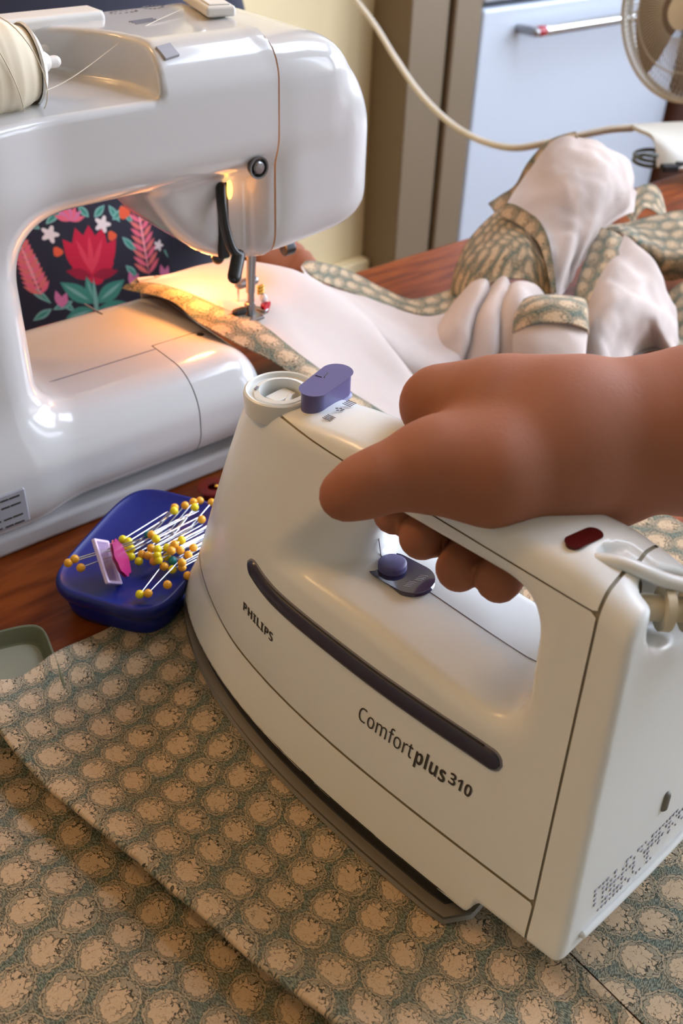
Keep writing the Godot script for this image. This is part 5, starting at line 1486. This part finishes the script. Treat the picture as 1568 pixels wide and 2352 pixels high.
# ------------------------------------------------------------------ fan, its cord, socket
func build_fan() -> void:
	var c: Vector3 = Vector3(1.0574, 0.1505, -0.3039)
	var look: Vector3 = (Vector3(-0.132, 0.37, 0.4535) - c).normalized()
	look = (look * 0.70 + Vector3(-0.774, -0.2, -0.632) * 0.70).normalized()
	var side := Vector3.UP.cross(look).normalized()
	var b := Basis(side, look.cross(side), look)
	var foot := Vector3(c.x - 0.02, 0.0, c.z + 0.01)
	foot = Vector3(0.975, 0.0, -0.265)
	var r := thing("desk_fan", "pale desk fan with a round wire cage at the far corner of the table", "fan", foot)
	var t := Transform3D(b, c)
	var rad := 0.104
	var dome := func(a: float, s: float, sgn: float) -> Vector3:
		var q := s * rad
		return t * Vector3(cos(a) * q, sin(a) * q, sgn * (0.021 * sqrt(maxf(0.0, 1.0 - s * s * 0.96)) + 0.004))
	var wires := MB.new()
	for sgn in [1.0, -1.0]:
		for k in 96:
			var a: float = TAU * k / 96
			var pts := []
			for e in 9: pts.append(dome.call(a + 0.25 * (e / 8.0), lerpf(0.27, 1.0, e / 8.0), sgn))
			wires.tube(pts, 0.0006, 5, false)
	var w := wpart("cage_wires", wires, M.fan_wire, r)
	w.set_meta("kind", "stuff")
	for s in [[1.0, 1.0, 0.0024], [1.0, -1.0, 0.0024], [0.66, 1.0, 0.0009]]:
		var ring := []
		for k in 65: ring.append(dome.call(TAU * k / 64, s[0], s[1]))
		wpart("cage_ring", MB.new().tube(ring, s[2], 8, false), M.fan_wire, r)
	wpart("cage_band", MB.new().lathe([Vector2(rad * 1.0, -0.0035), Vector2(rad * 1.012, -0.003), Vector2(rad * 1.012, 0.003), Vector2(rad * 1.0, 0.0035)], 64, t * Transform3D(Basis(Vector3(1, 0, 0), PI / 2), Vector3.ZERO)), M.fan, r)
	wpart("hub", MB.new().lathe([Vector2(0.0, 0.0275), Vector2(0.010, 0.027), Vector2(0.0185, 0.0255), Vector2(0.020, 0.023), Vector2(0.020, 0.018)], 36, t * Transform3D(Basis(Vector3(1, 0, 0), PI / 2), Vector3.ZERO)), M.fan, r)
	for k in 4:
		var a := TAU * k / 4 + 0.5
		var rows := []
		for e in 9:
			var s := lerpf(0.2, 0.88, e / 8.0)
			var row := PackedVector3Array()
			for m in 9:
				var f := m / 8.0 - 0.5
				var an := a + f * (1.25 - 0.25 * absf(s - 0.6))
				row.append(t * Vector3(cos(an) * s * rad, sin(an) * s * rad, f * 0.022))
			rows.append(row)
		wpart("blade", thick(MB.new().grid(rows), 0.0012), M.fan_blade, r)
	wpart("motor", MB.new().lathe([Vector2(0.022, -0.012), Vector2(0.030, -0.034), Vector2(0.030, -0.066), Vector2(0.022, -0.082), Vector2(0.0, -0.086)], 32, t * Transform3D(Basis(Vector3(1, 0, 0), PI / 2), Vector3.ZERO)), M.fan, r)
	# two-legged foot with a pale sloping cover
	wpart("neck", MB.new().tube(spline([t * Vector3(0, -0.01, -0.05), t * Vector3(0, -0.05, -0.07), foot + Vector3(0.10, 0.05, 0.0), foot + Vector3(0.09, 0.01, 0.02)], 14), 0.011, 14), M.fan, r)
	var plate := [[Vector3(0.9367, 0.0357, -0.2770), Vector3(0.9633, 0.0365, -0.2632), Vector3(0.9967, 0.0377, -0.2439), Vector3(1.0486, 0.0392, -0.2091)], [Vector3(0.9137, 0.0401, -0.2516), Vector3(0.9263, 0.0374, -0.2299), Vector3(0.9467, 0.0323, -0.2072), Vector3(0.9936, 0.0266, -0.1694)], [Vector3(0.9068, 0.0375, -0.2219), Vector3(0.9118, 0.0341, -0.2061), Vector3(0.9269, 0.0292, -0.1882), Vector3(0.9713, 0.0255, -0.1546)], [Vector3(0.8945, 0.0147, -0.2016), Vector3(0.8997, 0.0147, -0.1889), Vector3(0.9151, 0.0153, -0.1729), Vector3(0.9562, 0.0164, -0.1419)]]
	wpart("foot_cover", thick(sheet(plate, 24, 20, 0.0, 3), 0.004), M.fan, r)
	wpart("rubber_pad", MB.new().rbox(Vector3(0.02, 0.008, 0.012), 0.002, Transform3D(Basis(Vector3.UP, -0.5), Vector3(0.8963, 0.0179, -0.1867)), 2), M.dull_black, r)
	wpart("rubber_pad", MB.new().rbox(Vector3(0.02, 0.008, 0.012), 0.002, Transform3D(Basis(Vector3.UP, -0.5), Vector3(0.9140, 0.0201, -0.1819)), 2), M.dull_black, r)
	wpart("cord", MB.new().tube(spline([Vector3(1.1169, 0.0835, -1.0779), Vector3(1.1055, 0.0566, -1.0114), Vector3(1.0879, 0.0258, -0.9299), Vector3(1.0502, -0.0010, -0.8366), Vector3(1.0012, -0.0251, -0.7226), Vector3(0.9581, -0.0354, -0.6174), Vector3(0.9313, -0.0364, -0.5403), Vector3(0.9063, -0.0283, -0.4707), Vector3(0.8904, -0.0161, -0.4141), Vector3(0.8886, 0.0016, -0.3670), Vector3(0.9055, 0.0183, -0.3278), Vector3(0.9246, 0.0299, -0.2981), Vector3(0.9381, 0.0353, -0.2754)], 80), 0.0045, 10), M.cord, r, "pale flex hanging across the wall")
	var coil := []
	for k in 60:
		var a := TAU * k / 24.0
		coil.append((Vector3(0.9034, 0.0093, -0.2216) as Vector3) + Vector3(cos(a) * 0.018, 0.003 + k * 0.00025, sin(a) * 0.016))
	solo("cable_coil", MB.new().tube(coil, 0.0022, 8), mat(Color8(84, 92, 84), 0.3), "small dark green coil of cable between the heap and the fan's foot", "cable")
	var sk := thing("wall_socket", "round cream socket at the top of the cream wall beside the cabinet", "socket", Vector3(1.2744, 0.0455, -1.0930), Basis(Vector3(1, 0, 0), PI / 2))
	part("plate", MB.new().lathe([Vector2(0.0, 0.012), Vector2(0.026, 0.012), Vector2(0.034, 0.008), Vector2(0.036, 0.0), Vector2(0.036, -0.014)], 40), M.cream, sk)
	part("plug", MB.new().lathe([Vector2(0.0, 0.03), Vector2(0.012, 0.03), Vector2(0.016, 0.026), Vector2(0.017, 0.012)], 28), M.cord, sk)

# ------------------------------------------------------------------ the seamstress behind the machine
func build_person() -> void:
	var r := thing("person", "seated person in dark clothes with a flowered apron, behind the sewing machine", "person", Vector3(0.22, -0.29, -0.5))
	var c := Vector3(0.22, 0.0, -0.47)
	var body := func(p: Vector3) -> float:
		var d := cone(p, c + Vector3(-0.05, -0.06, 0), c + Vector3(-0.05, 0.26, -0.02), 0.155, 0.145)
		d = smin(d, cone(p, c + Vector3(0.05, -0.06, 0), c + Vector3(0.05, 0.26, -0.02), 0.155, 0.145), 0.06)
		for s in [-1.0, 1.0]:
			d = smin(d, cone(p, c + Vector3(s * 0.13, 0.30, -0.02), c + Vector3(s * 0.02, 0.38, -0.03), 0.075, 0.06), 0.06)
			d = smin(d, cone(p, c + Vector3(s * 0.10, -0.17, 0.02), c + Vector3(s * 0.14, -0.22, 0.42), 0.095, 0.075), 0.05)
			d = smin(d, cone(p, c + Vector3(s * 0.14, -0.22, 0.42), c + Vector3(s * 0.14, -0.68, 0.40), 0.072, 0.05), 0.03)
		# sleeves
		d = smin(d, cone(p, c + Vector3(0.19, 0.29, -0.02), c + Vector3(0.245, 0.08, 0.0), 0.06, 0.052), 0.04)
		d = smin(d, cone(p, c + Vector3(0.245, 0.08, 0.0), c + Vector3(0.19, 0.05, 0.13), 0.05, 0.042), 0.03)
		d = smin(d, cone(p, c + Vector3(-0.19, 0.29, -0.02), c + Vector3(-0.25, 0.06, 0.0), 0.06, 0.052), 0.04)
		d = smin(d, cone(p, c + Vector3(-0.25, 0.06, 0.0), c + Vector3(-0.19, 0.055, 0.17), 0.05, 0.042), 0.03)
		return d
	var cloth := nets(body, Vector3(-0.14, -0.75, -0.72), Vector3(0.58, 0.48, 0.06), 0.012)
	wpart("clothes", cloth, M.dark_cloth, r)
	# apron bib lying on the front
	var bib := nets(func(p): return body.call(p) - 0.006, Vector3(-0.14, -0.3, -0.72), Vector3(0.58, 0.48, 0.06), 0.012).clip(func(p): return minf(minf(0.285 - p.x - maxf(0.0, 0.075 - p.y) * -0.28, p.x - 0.02), minf(0.12 - p.y, p.z + 0.42)))
	for i in bib.v.size():
		var p := bib.v[i]
		var q := Vector2(7.0265 * p.x - 0.8338 * p.y - 1.1017, -2.0495 * p.x - 8.7192 * p.y + 1.2509)
		bib.u[i] = Vector2(0.38, 0.5) + (q - Vector2(0.415, 0.51)) * 0.86
	wpart("apron", bib, M.flowers, r, "dark apron printed with red, pink and teal flowers")
	# head and neck, above the frame, and hands
	var head := func(p: Vector3) -> float:
		var q := (p - (c + Vector3(0, 0.56, 0.02))) / Vector3(0.074, 0.108, 0.092)
		var d := (q.length() - 1.0) * 0.074
		d = smin(d, cone(p, c + Vector3(0, 0.36, -0.02), c + Vector3(0, 0.5, 0.0), 0.052, 0.05), 0.03)
		d = smin(d, cone(p, c + Vector3(0, 0.565, 0.105), c + Vector3(0, 0.535, 0.118), 0.010, 0.013), 0.02)
		for s in [-1.0, 1.0]:
			d = smin(d, cone(p, c + Vector3(s * 0.074, 0.575, 0.01), c + Vector3(s * 0.074, 0.54, 0.015), 0.012, 0.009), 0.008)
			d = smax(d, -((p - (c + Vector3(s * 0.031, 0.572, 0.112))).length() - 0.014), 0.012)
		d = smin(d, cone(p, c + Vector3(-0.02, 0.50, 0.095), c + Vector3(0.02, 0.50, 0.095), 0.008, 0.008), 0.012)
		return d
	var skin := nets(head, c + Vector3(-0.11, 0.3, -0.12), c + Vector3(0.11, 0.70, 0.16), 0.006)
	# right hand holds the cloth's edge: palm, four fingers and a thumb
	var k0 := Vector3(0.3540, 0.0293, -0.2103)
	var k1 := Vector3(0.3587, 0.0329, -0.1850)
	wpart("face", skin, M.skin, r)
	wpart("hand", nets(limbs([
		[[c + Vector3(0.19, 0.05, 0.13), 0.030], [Vector3(0.3685, 0.0225, -0.2571), 0.024], [k0, 0.018]],
		[[k0, 0.013], [Vector3(0.3554, 0.0344, -0.1944), 0.0092], [Vector3(0.3563, 0.0363, -0.1789), 0.0084], [Vector3(0.3559, 0.0348, -0.1679), 0.0074]],
		[[Vector3(0.3460, 0.0299, -0.2046), 0.012], [Vector3(0.3480, 0.0319, -0.1883), 0.0088], [Vector3(0.3501, 0.0337, -0.1750), 0.0080], [Vector3(0.3499, 0.0325, -0.1674), 0.0072]],
		[[Vector3(0.3398, 0.0290, -0.2024), 0.011], [Vector3(0.3404, 0.0292, -0.1856), 0.0084], [Vector3(0.3423, 0.0296, -0.1744), 0.0075]],
		[[Vector3(0.3350, 0.0279, -0.2021), 0.010], [Vector3(0.3350, 0.0261, -0.1870), 0.0078], [Vector3(0.3367, 0.0250, -0.1780), 0.007]],
		[[Vector3(0.3545, 0.0289, -0.2227), 0.012], [Vector3(0.3615, 0.0336, -0.2114), 0.0098], [Vector3(0.3623, 0.0354, -0.1960), 0.0085]],
	], 0.006), Vector3(0.26, -0.03, -0.40), Vector3(0.48, 0.12, -0.15), 0.0035), M.skin, r)
	wpart("hand", nets(limbs([
		[[c + Vector3(-0.19, 0.03, 0.17), 0.032], [Vector3(0.03, -0.075, -0.26), 0.024], [Vector3(0.05, -0.082, -0.25), 0.02]],
		[[Vector3(0.05, -0.082, -0.25), 0.015], [Vector3(0.085, -0.088, -0.245), 0.0095], [Vector3(0.105, -0.095, -0.245), 0.008]],
		[[Vector3(0.05, -0.082, -0.268), 0.015], [Vector3(0.09, -0.086, -0.266), 0.0098], [Vector3(0.114, -0.094, -0.266), 0.008]],
		[[Vector3(0.05, -0.082, -0.286), 0.014], [Vector3(0.088, -0.086, -0.288), 0.0094], [Vector3(0.11, -0.094, -0.289), 0.008]],
		[[Vector3(0.045, -0.083, -0.30), 0.013], [Vector3(0.077, -0.088, -0.308), 0.0086], [Vector3(0.093, -0.094, -0.312), 0.0072]],
		[[Vector3(0.035, -0.078, -0.25), 0.014], [Vector3(0.055, -0.072, -0.226), 0.0105], [Vector3(0.075, -0.075, -0.217), 0.0085]],
	], 0.006), Vector3(-0.06, -0.13, -0.36), Vector3(0.15, 0.1, -0.18), 0.0035), M.skin, r)
	var hair := func(p: Vector3) -> float:
		var q := (p - (c + Vector3(0, 0.575, -0.005))) / Vector3(0.086, 0.108, 0.098)
		return smax((q.length() - 1.0) * 0.08, (p.z - c.z - 0.035 - maxf(0.0, p.y - 0.60) * 1.2), 0.02)
	wpart("hair", nets(hair, c + Vector3(-0.12, 0.44, -0.14), c + Vector3(0.12, 0.72, 0.14), 0.007), mat(Color8(70, 48, 34), 0.6), r)

func build_ceiling_lamp() -> void:
	var at := Vector3(-0.55, 1.35, -0.75)
	var r := thing("pendant_lamp", "warm glowing round pendant lamp hanging from the ceiling", "lamp", at + Vector3(0, 0.27, 0))
	wpart("cord", MB.new().tube([at + Vector3(0, 0.09, 0), at + Vector3(0, 0.27, 0)], 0.004, 8), M.cord, r)
	wpart("bulb", MB.new().ball(at, Vector3.ONE * 0.09, 24), M.lamp, r)
	var o := OmniLight3D.new()
	o.name = "pendant_lamp_light"
	o.light_color = Color8(255, 200, 140)
	o.light_energy = 0.36
	o.light_size = 0.09
	o.omni_range = 8.0
	o.omni_attenuation = 2.0
	o.shadow_enabled = true
	o.position = at
	add_child(o)

func _ready() -> void:
	# camera: a phone held over the table, looking down at the iron
	var cam := Camera3D.new()
	cam.name = "camera"
	cam.transform = Transform3D(Basis(Vector3(0.774217, 0.034140, 0.631998), Vector3(0.359676, 0.797905, -0.483715), -Vector3(0.520789, -0.601815, -0.605473)), Vector3(-0.131837, 0.370000, 0.453539))
	cam.fov = 55.17
	cam.near = 0.02
	cam.far = 40.0
	add_child(cam)
	cam.current = true
	var lens := CameraAttributesPhysical.new()
	lens.frustum_focal_length = 22.97
	lens.exposure_aperture = 9.0
	lens.frustum_focus_distance = 0.42
	lens.frustum_near = 0.02
	lens.frustum_far = 40.0
	lens.exposure_multiplier = 1.0
	cam.attributes = lens
	cam.fov = 55.17
	var env := Environment.new()
	env.background_mode = Environment.BG_SKY
	var sky := Sky.new()
	var sm := ProceduralSkyMaterial.new()
	sm.sky_top_color = Color8(196, 208, 230)
	sm.sky_horizon_color = Color8(228, 232, 238)
	sm.sky_curve = 0.2
	sm.ground_horizon_color = Color8(190, 190, 180)
	sm.ground_bottom_color = Color8(120, 124, 110)
	sm.sky_energy_multiplier = 3.0
	sm.ground_energy_multiplier = 2.0
	sky.sky_material = sm
	env.sky = sky
	env.tonemap_mode = Environment.TONE_MAPPER_LINEAR
	env.tonemap_exposure = 1.2
	env.sdfgi_enabled = true
	env.ssao_enabled = true
	env.ssil_enabled = true
	var we := WorldEnvironment.new()
	we.name = "world_environment"
	we.environment = env
	add_child(we)
	make_materials()
	build_room()
	build_ceiling_lamp()
	build_kitchen()
	build_table()
	build_machine()
	build_iron()
	build_cloths()
	build_sewn_cloth()
	build_hand()
	build_person()
	build_fan()
	build_pins()
	print("fov ", cam.fov)
